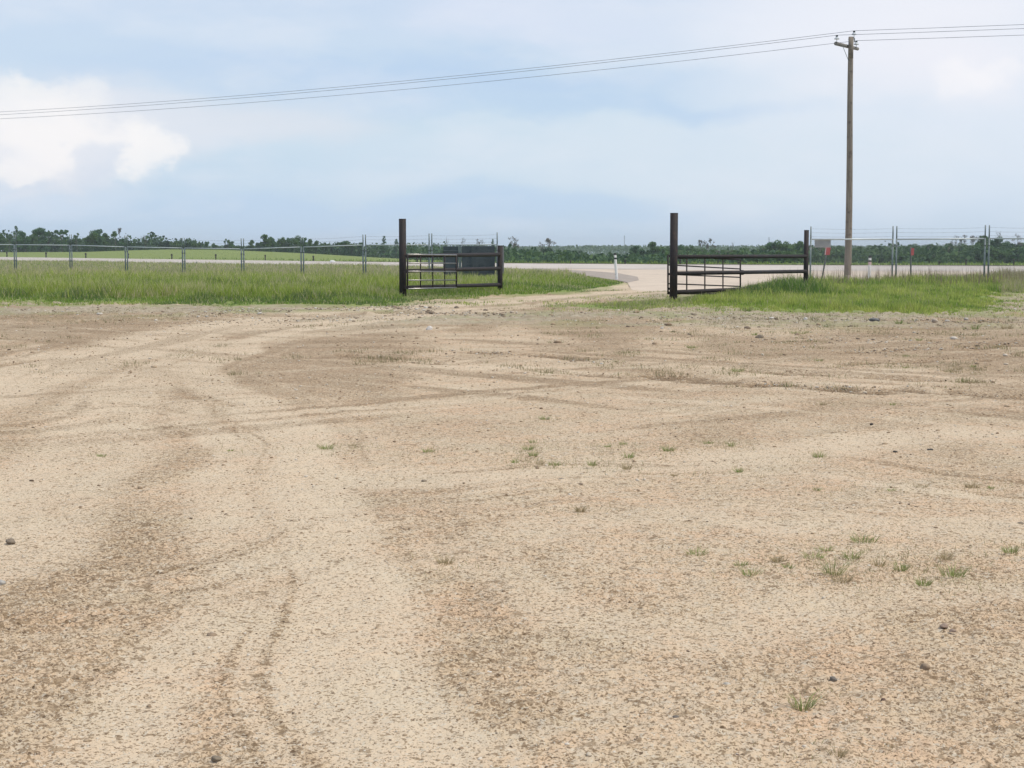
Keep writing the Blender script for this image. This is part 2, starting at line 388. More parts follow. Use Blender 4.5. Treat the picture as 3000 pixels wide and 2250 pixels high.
    rb = smooth(Yf, 27, 36)*(1-smooth(Yf, 60, 70))*smooth(X, -6, 4)*(1-trk); brn = np.maximum(brn, rb*smooth(fbm(X*1.1, Yf*1.5, 4, 91), .44, .60)*.7)
    veg = np.maximum(veg, rb*smooth(fbm(X*1.3, Yf*1.1, 4, 92), .52, .66)*.4)
    trk = np.clip(trk*(.35+1.3*fbm(X*2.6, Yf*2.0, 4, 61, .65)), 0, 1)
    rut = np.zeros_like(X)
    for pts, hw, a in (([(1000, 1037), (1180, 1050), (1330, 1064)], .10, 1), ([(1380, 1030), (1600, 1042), (1880, 1068)], .12, .9), ([(1580, 1085), (1850, 1112)], .10, .8),
        ([(1930, 1106), (2070, 1113)], .22, 1), ([(2220, 1125), (2420, 1133), (2560, 1146)], .16, 1), ([(2180, 1085), (2600, 1105), (2880, 1120)], .12, .8),
        ([(2660, 1140), (2850, 1152), (3050, 1168)], .14, .9), ([(2500, 1032), (2750, 1022), (3100, 1002)], .16, 1), ([(2500, 1064), (2780, 1055), (3100, 1036)], .14, .9),
        ([(1060, 890), (1240, 899)], .5, .0), ([(2540, 975), (2830, 978)], .2, .6), ([(0, 950), (300, 945), (600, 925)], .3, .5), ([(-50, 1075), (250, 1040)], .12, .7),
        ([(1980, 930), (2350, 935), (2900, 942)], .35, .7), ([(640, 920), (1000, 928)], .35, .5), ([(1240, 915), (1400, 920)], .5, .7),
        ([(520, 1160), (700, 1190)], .05, .35), ([(340, 1180), (520, 1200), (690, 1235)], .05, .3)):
        rut = np.maximum(rut, a*(1-smooth(dist_seg(X+(fbm(X*2, Yf, 3, 3)-.5)*.35, Yf+(fbm(X*1.5, Yf, 3, 4)-.5)*.5, poly_world(pts)), hw*.5, hw*3.0)))
    rut = rut*smooth(fbm(X*1.7, Yf*2.2, 3, 55), .25, .55)
    brn = np.clip(np.maximum(brn, rut*1.6), 0, 2)
    brk = smooth(Yf, 26, 36)*(1-smooth(Yf, 60, 70))*(1-.8*trk)                     # rough, stony, greyer belt before the grass
    grey = np.maximum(brk*smooth(fbm(X*.3, Yf*.4, 3, 66), .3, .6), inpoly(X, Yf, poly_world([(2830, 925), (2925, 880), (2950, 866), (3500, 862), (3500, 912), (3000, 915)]))*1.)
    near = 1-smooth(Yf, 25, 70)
    z = z+(fbm(X*.8, Yf*.8, 3, 21)-.5)*.05*(1-smooth(Yf, 60, 82))-rut*.05
    z = z+(fbm(X*5, Yf*5, 3, 22)-.5)*.022*near
    c1 = fbm(X*26, Yf*26, 3, 23, .65); z = z+smooth(c1, .52, .66)*.009*(.35+brn)*(1-smooth(Yf, 9, 22))*(1-.75*trk)
    c2 = fbm(X*60, Yf*60, 2, 24, .6); z = z+smooth(c2, .55, .7)*.006*(1-smooth(Yf, 6, 12))*(1-.6*trk)
    c3 = fbm(X*5.5, Yf*4, 3, 25, .6); z = z+smooth(c3, .55, .8)*.05*brk
    nr = len(ys); V = np.stack([X, Yf, z], -1).reshape(-1, 3)
    i = np.arange(nr-1)[:, None]*nc+np.arange(nc-1)[None, :]
    Fq = np.stack([i, i+1, i+nc+1, i+nc], -1).reshape(-1)
    mask = np.stack([trk*(1-.8*np.clip(rut, 0, 1)), np.clip(brn, 0, 2), veg, grey], -1).reshape(-1, 4)
    # material
    m, t, b = nodemat('dirt_and_soil')
    a = t.nodes.new('ShaderNodeAttribute'); a.attribute_name = 'tint'
    sp = t.nodes.new('ShaderNodeSeparateColor'); t.links.new(a.outputs['Color'], sp.inputs[0])
    tr, br, vg, gy = sp.outputs[0], sp.outputs[1], sp.outputs[2], a.outputs['Alpha']
    col = mmix(t, mramp(t, noise_n(t, 1.3, 6, .65).outputs['Fac'], .35, .65), (.60, .425, .285), (.57, .465, .33))
    col = mmix(t, mramp(t, noise_n(t, 9, 5, .7, seed=4).outputs['Fac'], .45, .7), col, (.55, .46, .35))
    fine = noise_n(t, 55, 4, .7, seed=2).outputs['Fac']
    bf = mmath(t, 'MULTIPLY', br, mramp(t, noise_n(t, 12, 8, .8, seed=6).outputs['Fac'], .40, .56))
    col = mmix(t, bf, col, (.37, .262, .158))
    col = mmix(t, mmath(t, 'MULTIPLY', tr, .6), col, mmix(t, fine, (.59, .475, .345), (.67, .56, .42)))
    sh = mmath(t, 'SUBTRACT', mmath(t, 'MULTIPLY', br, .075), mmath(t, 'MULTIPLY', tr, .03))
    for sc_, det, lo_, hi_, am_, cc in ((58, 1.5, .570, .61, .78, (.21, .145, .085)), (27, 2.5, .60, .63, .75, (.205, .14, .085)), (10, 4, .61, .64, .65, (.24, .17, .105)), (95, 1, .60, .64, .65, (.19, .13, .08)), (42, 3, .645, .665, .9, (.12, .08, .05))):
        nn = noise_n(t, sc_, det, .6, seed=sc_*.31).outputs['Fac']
        cr_ = mramp(t, mmath(t, 'ADD', nn, sh), lo_, hi_)                              # crumbs of darker soil, plus clods' shaded sides painted in as dark specks
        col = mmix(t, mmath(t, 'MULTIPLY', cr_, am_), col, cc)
    col = mmix(t, mmath(t, 'MULTIPLY', mramp(t, noise_n(t, 48, 1.5, .5, seed=21).outputs['Fac'], .62, .66), .55), col, (.60, .54, .44))
    pl = mramp(t, noise_n(t, 90, 2, .5, seed=15).outputs['Fac'], .70, .74)
    col = mmix(t, pl, col, (.62, .56, .48))
    gcol = mmix(t, mramp(t, noise_n(t, 3.5, 6, .75, seed=7).outputs['Fac'], .4, .62), (.44, .39, .30), (.23, .195, .13))
    col = mmix(t, mmath(t, 'MULTIPLY', gy, .7), col, gcol)
    gsoil = mmix(t, noise_n(t, .8, 5, .7, seed=8).outputs['Fac'], (.15, .21, .055), (.26, .29, .10))
    col = mmix(t, vg, col, gsoil)
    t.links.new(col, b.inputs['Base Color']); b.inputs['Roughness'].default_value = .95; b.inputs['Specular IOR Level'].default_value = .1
    bn = t.nodes.new('ShaderNodeBump'); bn.inputs['Strength'].default_value = .7; bn.inputs['Distance'].default_value = .012
    hs = mmath(t, 'ADD', fine, mmath(t, 'MULTIPLY', noise_n(t, 20, 4, .7, seed=6).outputs['Fac'], 1.5))
    t.links.new(hs, bn.inputs['Height']); t.links.new(bn.outputs[0], b.inputs['Normal'])
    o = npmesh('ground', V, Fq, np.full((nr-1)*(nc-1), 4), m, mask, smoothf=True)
    return tag(o, kind='structure')
make_ground()

# ground beside and behind the camera, so that the yard goes on all round
def skirt():
    m = two_tone('far_soil', (.46, .37, .27), (.53, .45, .33), 1.5, .95)
    b = MB(); z = -.012
    b.v = [(-1400, -300, z-.3), (1400, -300, z-.3), (1400, 3.66, z-.3), (-1400, 3.66, z-.3)]; b.f = [(0, 1, 2, 3)]
    tag(b.build('yard_behind', m, smoothf=False), kind='structure')
skirt()

# ------------------------------------------------------------------ highway sheet and its approach
def strip(name, A, B, z, mat, n=60):
    def res(P):
        P = np.array(P); d = np.concatenate([[0], np.cumsum(np.hypot(*np.diff(P, axis=0).T))]); d /= d[-1]
        t = np.linspace(0, 1, n); return np.stack([np.interp(t, d, P[:, 0]), np.interp(t, d, P[:, 1])], -1)
    a, b = res(A), res(B); V = np.concatenate([np.c_[a, np.full(n, z)], np.c_[b, np.full(n, z)]])
    i = np.arange(n-1); Fq = np.stack([i, i+1, i+n+1, i+n], -1).ravel()
    return npmesh(name, V, Fq, np.full(n-1, 4), mat)
mr_ = two_tone('pale_chipseal', (.46, .405, .36), (.52, .465, .415), .25, .9, mscale=(1, .4, 1), c3=(.40, .355, .33), s3=.12)
far_ = [(-500, 900-1), (-300, 609)]+FARE+[(140, 170), (400, 190)]
near_ = [(-330, 560), (-170, 380)]+[(-NEARE[0][0]*-1, NEARE[0][1])]+NEARE[1:]+[(140, 142), (400, 160)]
tag(strip('highway', near_, far_, .016, mr_), kind='structure')
mg = two_tone('grey_gravel_shoulder', (.27, .225, .19), (.37, .31, .26), 1.2, .95)
ma = two_tone('approach_gravel', (.50, .405, .32), (.58, .48, .38), .5, .95, c3=(.40, .34, .27), s3=.8)
def sheet(name, px, z, mat, world=None):
    P = world or [gnd(u, v) for u, v in px]; b = MB(); b.v = [(x, y, z) for x, y in P]; b.f = [tuple(range(len(P)))]
    return tag(b.build(name, mat, smoothf=False), kind='structure')
sheet('driveway_approach', [(1838, 829), (1872, 822), (1868, 812), (1810, 801), (1720, 794), (1600, 788), (2000, 791), (2600, 795), (3400, 799), (3400, 826), (2900, 829), (2600, 838), (2370, 841), (2200, 860), (2000, 874), (1900, 866), (1850, 850)], .021, ma)
sheet('gravel_shoulder', [(1300, 784), (1480, 787), (1600, 788.5), (1720, 794), (1810, 801), (1868, 812), (1872, 822), (1838, 829), (1815, 824), (1713, 808), (1600, 799), (1476, 792), (1300, 787.5)], .026, mg)
# darker line across the mouth of the approach
def streak(px, hw, z, mat, name):
    P = [gnd(u, v) for u, v in px]
    return tag(strip(name, [(x, y-hw) for x, y in P], [(x, y+hw) for x, y in P], z, mat, 30), kind='structure')
streak([(1560, 787.5), (1700, 788), (1850, 789), (1950, 788.2)], .9, .031, two_tone('dark_line_seal', (.33, .29, .27), (.42, .37, .34), .5, .9), 'road_dark_line')
streak([(1980, 793.5), (2300, 794), (2800, 795.2)], .8, .032, mg, 'road_edge_line')

# ------------------------------------------------------------------ grass (nobody could count it)
def blades(name, X, Y, H, W, tint, lean=.6, label=None, z0=None):
    n = len(X); z = (terrain(X, Y)+mound(X, Y)-.02) if z0 is None else z0
    a = rng.uniform(0, 2*np.pi, n); la = rng.uniform(0, 2*np.pi, n); l = rng.uniform(0, 1, n)*lean*H
    dx, dy = np.cos(a)*W/2, np.sin(a)*W/2; lx, ly = np.cos(la)*l, np.sin(la)*l
    V = np.empty((n, 5, 3))
    V[:, 0] = np.c_[X-dx, Y-dy, z]; V[:, 1] = np.c_[X+dx, Y+dy, z]
    V[:, 2] = np.c_[X+dx*.75+lx*.35, Y+dy*.75+ly*.35, z+H*.55]; V[:, 3] = np.c_[X-dx*.75+lx*.35, Y-dy*.75+ly*.35, z+H*.55]
    V[:, 4] = np.c_[X+lx, Y+ly, z+H]
    k = (np.arange(n)*5)[:, None]; Fq = np.concatenate([k+np.array([[0, 1, 2, 3]]), k+np.array([[3, 2, 4]])], 1).ravel()
    T = np.repeat(tint[:, None, :], 5, 1).reshape(-1, 3)
    return npmesh(name, V.reshape(-1, 3), Fq, np.tile([4, 3], n), M['grass'], T)
def sample(n, y0, y1, x0=-.37, x1=.37):
    y = 1/rng.uniform(1/y1, 1/y0, n); x = rng.uniform(x0, x1, n)*y; return x, y
def lerp(a, b, t): return np.asarray(a)[None]*(1-t[:, None])+np.asarray(b)[None]*t[:, None]
G_dark, G_mid, G_yel, G_dry, G_pur = (.11, .20, .04), (.25, .36, .055), (.42, .47, .11), (.62, .55, .33), (.50, .43, .30)
def meadow():
    x, y = sample(820000, 43, 260, -.5, .1); ed = smooth(80-y, 0, 15)*smooth(gnd(1178, 880)[0]+2-x, 0, 4); xx = x; yy = y+ed*((fbm(x*.35, y*.15, 3, 230)-.55)*6+(fbm(x*1.6, y*.6, 2, 231)-.5)*2.5); k = inpoly(xx, yy, MEADOW); d = dist_seg(xx, yy, MEADOW, True)
    out = (~k) & (y < 60) & (fbm(x*1.1, y*.6, 3, 210) > .42+.04*d); out &= (d < 6) & (rng.random(len(x)) < .6*np.exp(-d/1.8)) & (dist_seg(x, y, poly_world([(1178, 886), (1500, 880), (1950, 850)])) > 1.0); k |= out
    x, y, d = x[k], y[k], d[k]; n = len(x)
    front = smooth(np.where(y < 90, d, 9), 0, 3.5)
    big = fbm(x*.16, y*.10, 3, 201); med = fbm(x*.7, y*.5, 3, 202)
    H = (.10+.31*front*(.45+big))*rng.uniform(.55, 1.25, n)*np.where(med > .55, 1.15, .9)
    H *= np.where(y > 100, .75, 1); H[out[k]] = rng.uniform(.03, .12, out[k].sum())
    wd = (smooth(fbm(x*.22, y*.3, 3, 222), .56, .66)*(rng.random(n) < .6)) > .5; H[wd] *= .9
    H *= np.where((x > -3.5) & (y < 62) & (y > 46), .85, 1)
    W = np.maximum(.012, .00036*y)*rng.uniform(.7, 1.4, n)
    fin = fbm(x*3.5, y*1.6, 2, 240); H *= .6+.8*fin; t = np.clip(.4*big+.35*med+.45*(fin-.25)+rng.normal(0, .22, n), 0, 1)
    c = lerp(G_mid, G_yel, np.clip((t-.3)*2.2, 0, 1))
    dk = np.clip((.5-med)*5, 0, 1)*rng.random(n); c = c*(1-dk[:, None])+np.array(G_dark)*dk[:, None]
    low = (1-front)*.75*(rng.random(n) < .7); c = c*(1-low[:, None])+np.array((.13, .24, .05))*low[:, None]; c *= rng.uniform(.6, 1.35, (n, 1))
    dryp = np.clip(.10+.45*smooth(y, 66, 100)+.25*smooth(fbm(x*.35, y*.3, 3, 209), .55, .7), 0, .8)
    c[wd] = lerp((.10, .17, .06), (.16, .23, .09), rng.random(wd.sum()))
    dry = rng.random(n) < dryp*.8; c[dry] = lerp(G_dry, G_pur, rng.random(dry.sum())*smooth(y[dry], 60, 100))*rng.uniform(.8, 1.1, (dry.sum(), 1))
    H[dry] *= 1.12
    o = blades('meadow_grass', x, y, H, W, c); tag(o, 'tall green and straw meadow grass left of the driveway, up to the fence and the road', 'grass', kind='stuff')
meadow()
def patch():
    x, y = sample(430000, 36, 84, .02, .5); yy = y+smooth(58-y, 0, 8)*((fbm(x*.5, y*.2, 3, 330)-.55)*2.6+(fbm(x*2, y*.8, 2, 331)-.5)*1.6); ip = inpoly(x, yy, PATCH); d = dist_seg(x, yy, PATCH, True)
    out = (~ip) & (y < 52) & (d < 3) & (rng.random(len(x)) < .5*np.exp(-d/1.0)) & (fbm(x*1.2, y*.7, 3, 310) > .45); k = ip | out
    x, y, d = x[k], y[k], d[k]; n = len(x)
    u = x/y*F+1500
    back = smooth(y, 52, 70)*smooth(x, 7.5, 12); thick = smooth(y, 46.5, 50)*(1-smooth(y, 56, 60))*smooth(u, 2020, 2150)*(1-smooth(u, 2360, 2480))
    H = (.07+.14*smooth(d, 0, 1.5)+.24*back+.27*smooth(y, 47.5, 51)*(1-smooth(y, 56, 60))*smooth(u, 2070, 2320)*(1-smooth(u, 2360, 2480)))*rng.uniform(.5, 1.35, n)*(.6+.8*fbm(x*.6, y*.5, 3, 301))
    W = np.maximum(.012, .00036*y)*rng.uniform(.7, 1.5, n)
    big = fbm(x*.4, y*.3, 3, 302); med = fbm(x*1.3, y*.9, 3, 303)
    fin = fbm(x*4, y*2, 2, 340); H *= .6+.8*fin; c = lerp((.24, .36, .06), (.48, .52, .14), np.clip(big*.7+(med-.5)*1.5+(fin-.5)*1.2+rng.normal(0, .25, n)+.15, 0, 1))*rng.uniform(.6, 1.35, (n, 1))
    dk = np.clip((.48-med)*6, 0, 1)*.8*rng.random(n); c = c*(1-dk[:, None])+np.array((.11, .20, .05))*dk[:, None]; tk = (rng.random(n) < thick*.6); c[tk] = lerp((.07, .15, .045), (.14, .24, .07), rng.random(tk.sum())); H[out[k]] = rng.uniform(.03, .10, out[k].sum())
    dry = rng.random(n) < (.05+.35*smooth(y, 66, 74)+.5*((u > 2930) & (y > 50))+.35*(u < 2030)); c[dry] = lerp((.38, .36, .17), G_pur, rng.random(dry.sum()))
    H[dry] *= 1.15
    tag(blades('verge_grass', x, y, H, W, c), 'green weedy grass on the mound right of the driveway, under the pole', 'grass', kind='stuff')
    # thin seeding stems standing above the mound
    m = 5200; x = rng.uniform(7, 27, m); y = rng.uniform(58, 73, m); k = inpoly(x, y, PATCH) & (fbm(x*.8, y*.6, 2, 305) > .42); x, y = x[k], y[k]; n = len(x)
    H = rng.uniform(.45, 1.0, n); c = lerp((.25, .22, .12), (.30, .21, .18), rng.random(n))
    tag(blades('seed_stems', x, y, H, np.full(n, .018), c, .25), 'thin brown seeding stems above the grass at the right-hand fence', 'weeds', kind='stuff')
    x, y = sample(26000, 100, 320, -.37, .37); fe = far_edge(x); k = (y > fe) & (y < fe+25); x, y = x[k], y[k]; n = len(x)
    tag(blades('roadside_grass', x, y, rng.uniform(.15, .5, n), np.full(n, .12), lerp((.20, .29, .07), (.28, .35, .11), rng.random(n))), 'short green roadside grass on the far side of the highway', 'grass', kind='stuff')
patch()
def sparse():
    # fine weeds scattered over the rough belt before the grass
    x, y = sample(90000, 19, 50, -.4, .42); u = x/y*F+1500
    g = fbm(x*.5, y*.35, 3, 401)*fbm(x*2.5, y*1.6, 2, 402)
    th = .40-.10*smooth(y, 26, 42)*(u > 1750)-.06*smooth(y, 36, 46)
    k = (g > th) & (dist_seg(x, y, poly_world([(1950, 850), (1500, 882), (1100, 905), (760, 935), (430, 1000)])) > 1.3); x, y = x[k], y[k]; n = len(x)
    c = lerp((.16, .17, .07), (.33, .28, .16), rng.random(n))
    m = 520; cy_ = 1/rng.uniform(1/47, 1/17, m); cu = rng.uniform(0, 3100, m); cx_ = (cu-1500)/F*cy_; vv = 735+6975/cy_
    kk = ((cu > 1550) & (rng.random(m) < np.where(vv < 1010, .85, .35))) | ((cu < 1200) & (vv < 945) & (rng.random(m) < .8)); kk &= dist_seg(cx_, cy_, poly_world([(1950, 850), (1500, 882), (1100, 905), (760, 935), (430, 1000)])) > 1.5
    cx_, cy_ = cx_[kk], cy_[kk]; nb = 34; R_ = rng.uniform(.04, .16, len(cx_))
    qx = (cx_[:, None]+rng.normal(0, 1, (len(cx_), nb))*R_[:, None]*1.3).ravel(); qy = (cy_[:, None]+rng.normal(0, 1, (len(cx_), nb))*R_[:, None]).ravel()
    tone = np.repeat(rng.random(len(cx_)), nb)*.7+rng.random(len(qx))*.3
    x = np.concatenate([x, qx]); y = np.concatenate([y, qy]); c = np.concatenate([c, lerp((.17, .20, .07), (.38, .33, .18), tone)]); n = len(x)
    tag(blades('sparse_weeds', x, y, rng.uniform(.02, .085, n), np.maximum(.006, .00028*y), c, .9), 'sparse low weeds scattered over the rough dirt before the grass', 'weeds', kind='stuff')
sparse()

def tuft(name, u, v, wpx, label, hratio=.8, dens=1., col=0):
    x0, y0 = gnd(u, v); rad = max(.02, wpx/2*y0/F); n = int(60*dens)+int(420*rad)
    loc = np.array([x0, y0, 0.])
    r = rad*np.sqrt(rng.random(n))*.75; a = rng.uniform(0, 2*np.pi, n)
    X = r*np.cos(a); Y = r*np.sin(a); H = rad*hratio*rng.uniform(.3, 1.35, n)
    W = np.full(n, max(.0028, .00017*y0))
    H = H*1.1; lx, ly = np.cos(a)*H*rng.uniform(.2, 1.7, n), np.sin(a)*H*rng.uniform(.2, 1.2, n)
    b = rng.uniform(0, 2*np.pi, n); dx, dy = np.cos(b)*W/2, np.sin(b)*W/2; z = np.zeros(n)-.01
    V = np.empty((n, 5, 3)); V[:, 0] = np.c_[X-dx, Y-dy, z]; V[:, 1] = np.c_[X+dx, Y+dy, z]
    V[:, 2] = np.c_[X+dx*.8+lx*.4, Y+dy*.8+ly*.4, z+H*.6]; V[:, 3] = np.c_[X-dx*.8+lx*.4, Y-dy*.8+ly*.4, z+H*.6]; V[:, 4] = np.c_[X+lx, Y+ly, z+H*.95]
    k = (np.arange(n)*5)[:, None]; Fq = np.concatenate([k+np.array([[0, 1, 2, 3]]), k+np.array([[3, 2, 4]])], 1).ravel()
    pal = [((.17, .23, .065), (.37, .42, .16)), ((.32, .26, .15), (.46, .38, .23)), ((.11, .20, .04), (.22, .32, .08))][col]
    c = lerp(pal[0], pal[1], rng.random(n)); dry = rng.random(n) < .2; c[dry] = (.38, .31, .19)
    T = np.repeat(c[:, None, :], 5, 1).reshape(-1, 3)
    o = npmesh(name, V.reshape(-1, 3), Fq, np.tile([4, 3], n), M['grass'], T); o.location = (x0, y0, .012)
    return tag(o, label, 'grass tuft', 'grass tufts scattered on the bare dirt')
TU = [
 (955, 1316, 56, 'wide green grass tuft alone on the pale track left of centre', 0, .45), (297, 1340, 32, 'small dark green tuft alone on the brown dirt at the left', 0, .6),
 (675, 1322, 24, 'faint flat olive tuft between the two left-hand tufts', 0, .4), (1032, 1308, 30, 'dry brownish wisp just right of the wide green tuft', 1, .6),
 (1255, 1325, 44, 'flat green tuft between the wide tuft and the central cluster', 0, .45), (1595, 1230, 34, 'dark green tuft farthest up the middle, above the central cluster', 0, .6),
 (1560, 1298, 28, 'topmost thin tuft of the central cluster', 0, .7), (1548, 1318, 36, 'spiky tuft second from the top of the central cluster', 0, .7),
 (1563, 1336, 34, 'denser green tuft in the heart of the central cluster', 0, .6), (1510, 1357, 30, 'small green tuft at the lower left of the central cluster', 0, .7),
 (1582, 1362, 26, 'reddish dry tuft at the foot of the central cluster', 1, 1.0), (1627, 1364, 50, 'flat wide tuft at the lower right of the central cluster', 0, .4),
 (1735, 1365, 34, 'upright spiky tuft standing right of the central cluster', 0, .9), (1840, 1342, 46, 'broad green tuft with a dry one just below it', 0, .6),
 (1835, 1376, 34, 'dry open tuft directly below a broad green tuft', 1, 1.0), (1780, 1310, 26, 'small tuft left of the pair on the upper row', 0, .5),
 (1825, 1303, 30, 'low tuft on the upper row, right of a smaller one', 0, .5), (1958, 1322, 42, 'spreading thin tuft left of the faint weeds', 0, .7),
 (1975, 1396, 20, 'small brownish tuft below the spreading thin tuft', 1, .7), (2143, 1308, 28, 'pale tuft right of the spreading thin one', 0, .9),
 (2075, 1302, 34, 'low faint tuft between the spreading and the pale tuft', 0, .5), (2400, 1342, 46, 'bushy green tuft alone right of the middle rows', 0, .8),
 (2165, 1384, 32, 'thin green tuft below the pale tuft', 0, .8), (2392, 1438, 28, 'dark flat tuft left of three on the right-hand row', 0, .6),
 (2610, 1442, 36, 'olive flat tuft in the middle of the right-hand row', 0, .5), (2700, 1436, 36, 'thin open tuft of the right-hand row', 1, .9),
 (2845, 1430, 44, 'broad dry tuft near the right edge of the row', 1, .8), (2902, 1432, 26, 'small tuft at the right end of the row', 0, .5),
 (2530, 1588, 96, 'widest olive tuft at the top of the lower right cluster', 0, .45), (2042, 1630, 76, 'wide sparse tuft at the left of the lower right cluster', 0, .5),
 (2385, 1640, 72, 'low dense tuft in the heart of the lower right cluster', 0, .5), (2415, 1622, 48, 'upright dark tuft behind the dense heart of the lower right cluster', 0, .8),
 (2492, 1640, 60, 'spreading tuft with long blades right of the dense heart', 0, .8), (2440, 1690, 60, 'tall pale spiky tuft in the front of the lower right cluster', 0, 1.6),
 (2468, 1708, 62, 'leaning dry tuft at the foot of the tall pale spiky one', 1, 1.0), (2200, 1690, 62, 'bushy green tuft front left of the lower right cluster', 0, .8),
 (2170, 1662, 40, 'small dark spiky tuft behind the bushy front left one', 0, .8), (2310, 1668, 36, 'small dark tuft between the bushy and the dense ones', 0, .8),
 (2280, 1648, 54, 'dry reddish tuft left of the dense heart', 1, .7), (2575, 1660, 50, 'dry thin tuft right of the spreading one', 1, .7),
 (2640, 1672, 54, 'faint grey green tuft left of the branching spiky tuft', 0, .7), (2790, 1690, 88, 'branching spiky tuft near the right edge of the cluster', 0, .7),
 (2705, 1716, 54, 'thin low tuft at the lower right of the cluster', 0, .7), (2770, 1640, 50, 'dry wispy tuft behind the branching spiky one', 1, .8),
 (2960, 1620, 56, 'green tuft touching the right border of the photo', 0, .7), (2350, 2082, 74, 'dense upright green tuft alone in the right foreground', 0, 1.15),
 (2455, 2220, 60, 'dry brown wispy tuft at the bottom of the photo', 1, .8), (1305, 1655, 54, 'faint dry wisp on the brown patch in the middle', 1, .9),
 (1700, 1500, 36, 'faint dry wisp right of the middle', 1, .9),
 (2190, 914, 20, 'bright green weed clump on the stony strip below the right gate', 2, 1.6), (2633, 949, 22, 'bright green weed left of the round beige stone', 2, 1.4),
 (2857, 966, 22, 'upright bright green weed right of the round beige stone', 2, 1.4), (2028, 1020, 40, 'flat olive tuft in the middle distance below the right gate post', 0, .4),
 (2160, 1090, 44, 'olive tuft with long low blades above the dark rut', 0, .4), (2400, 1058, 26, 'flat grey green tuft left of the two right-hand ruts', 0, .4),
 (2850, 1076, 22, 'green tuft at the right below the ruts, beside a drier one', 0, .7), (2808, 1084, 28, 'drier open tuft left of the green one below the ruts', 1, .8),
 (2655, 1079, 22, 'low tuft below the lower right-hand rut', 0, .4), (2413, 1187, 26, 'small wisp below the longest dark rut', 1, .8), (2615, 1188, 20, 'grey green wisp right of the small wisp below the rut', 0, .8),
 (2692, 998, 24, 'olive tuft behind the right-hand ruts', 0, .6), (2210, 983, 22, 'tuft leaning against the dark flat stone', 0, .8),
 (2340, 978, 60, 'wide flat weed strip right of the dark flat stone', 0, .25), (2420, 958, 24, 'flat weed below the dark slab of rock', 0, .4),
 (2655, 1045, 22, 'tiny tuft between the two right-hand ruts', 0, .5), (2950, 965, 40, 'brown branching weed at the right border of the belt', 1, .8)]
def companions():
    X, Y = [], []
    for u, v, wd, lb, cl, hr in TU:
        x0, y0 = gnd(u, v); m = int(26+wd*.9); rr = max(.05, wd/2*y0/F)*rng.uniform(1, 4.5, m); a = rng.uniform(0, 6.28, m); X.append(x0+rr*np.cos(a)*1.2); Y.append(y0+rr*np.sin(a)*1.6)
    X = np.concatenate(X); Y = np.concatenate(Y); n = len(X)
    tag(blades('stray_grass_blades', X, Y, rng.uniform(.008, .035, n)*np.sqrt(Y/8), np.maximum(.003, .0002*Y), lerp((.22, .22, .10), (.42, .36, .2), rng.random(n)), 1.6, z0=np.zeros(n)), 'stray short grass blades around the tufts on the dirt', 'weeds', kind='stuff')
companions()
for u, v, wd, lb, cl, hr in TU: tuft('grass_tuft', u, v, wd, lb, hr, 1.0 if wd > 30 else .6, cl)

# ------------------------------------------------------------------ stones
ICO_V = None
def ico():
    p = (1+5**.5)/2; v = np.array([(-1, p, 0), (1, p, 0), (-1, -p, 0), (1, -p, 0), (0, -1, p), (0, 1, p), (0, -1, -p), (0, 1, -p), (p, 0, -1), (p, 0, 1), (-p, 0, -1), (-p, 0, 1)])
    v /= np.linalg.norm(v[0]); f = np.array([(0, 11, 5), (0, 5, 1), (0, 1, 7), (0, 7, 10), (0, 10, 11), (1, 5, 9), (5, 11, 4), (11, 10, 2), (10, 7, 6), (7, 1, 8), (3, 9, 4), (3, 4, 2), (3, 2, 6), (3, 6, 8), (3, 8, 9), (4, 9, 5), (2, 4, 11), (6, 2, 10), (8, 6, 7), (9, 8, 1)])
    return v, f
def scatter(name, x, y, s, c, label, flat=(.35, .8)):
    v, f = ico(); n = len(x); V = v[None]*rng.uniform(.75, 1.25, (n, 12, 1))
    V = V*np.stack([s*rng.uniform(.7, 1.3, n), s*rng.uniform(.7, 1.3, n), s*rng.uniform(*flat, n)], -1)[:, None, :]
    a = rng.uniform(0, 6.28, n)[:, None]; X = V[..., 0]*np.cos(a)-V[..., 1]*np.sin(a); Y = V[..., 0]*np.sin(a)+V[..., 1]*np.cos(a)
    zz = (fbm(x*.8, y*.8, 3, 21)-.5)*.05+(fbm(x*5, y*5, 3, 22)-.5)*.022*(1-smooth(y, 25, 70))
    V = np.stack([X+x[:, None], Y+y[:, None], V[..., 2]+(zz+s*.2)[:, None]], -1)
    Fq = (f[None]+(np.arange(n)*12)[:, None, None]).ravel(); T = np.repeat(c[:, None, :], 12, 1).reshape(-1, 3)
    return tag(npmesh(name, V.reshape(-1, 3), Fq, np.full(n*20, 3), M['stone'], T), label, 'gravel', kind='stuff')
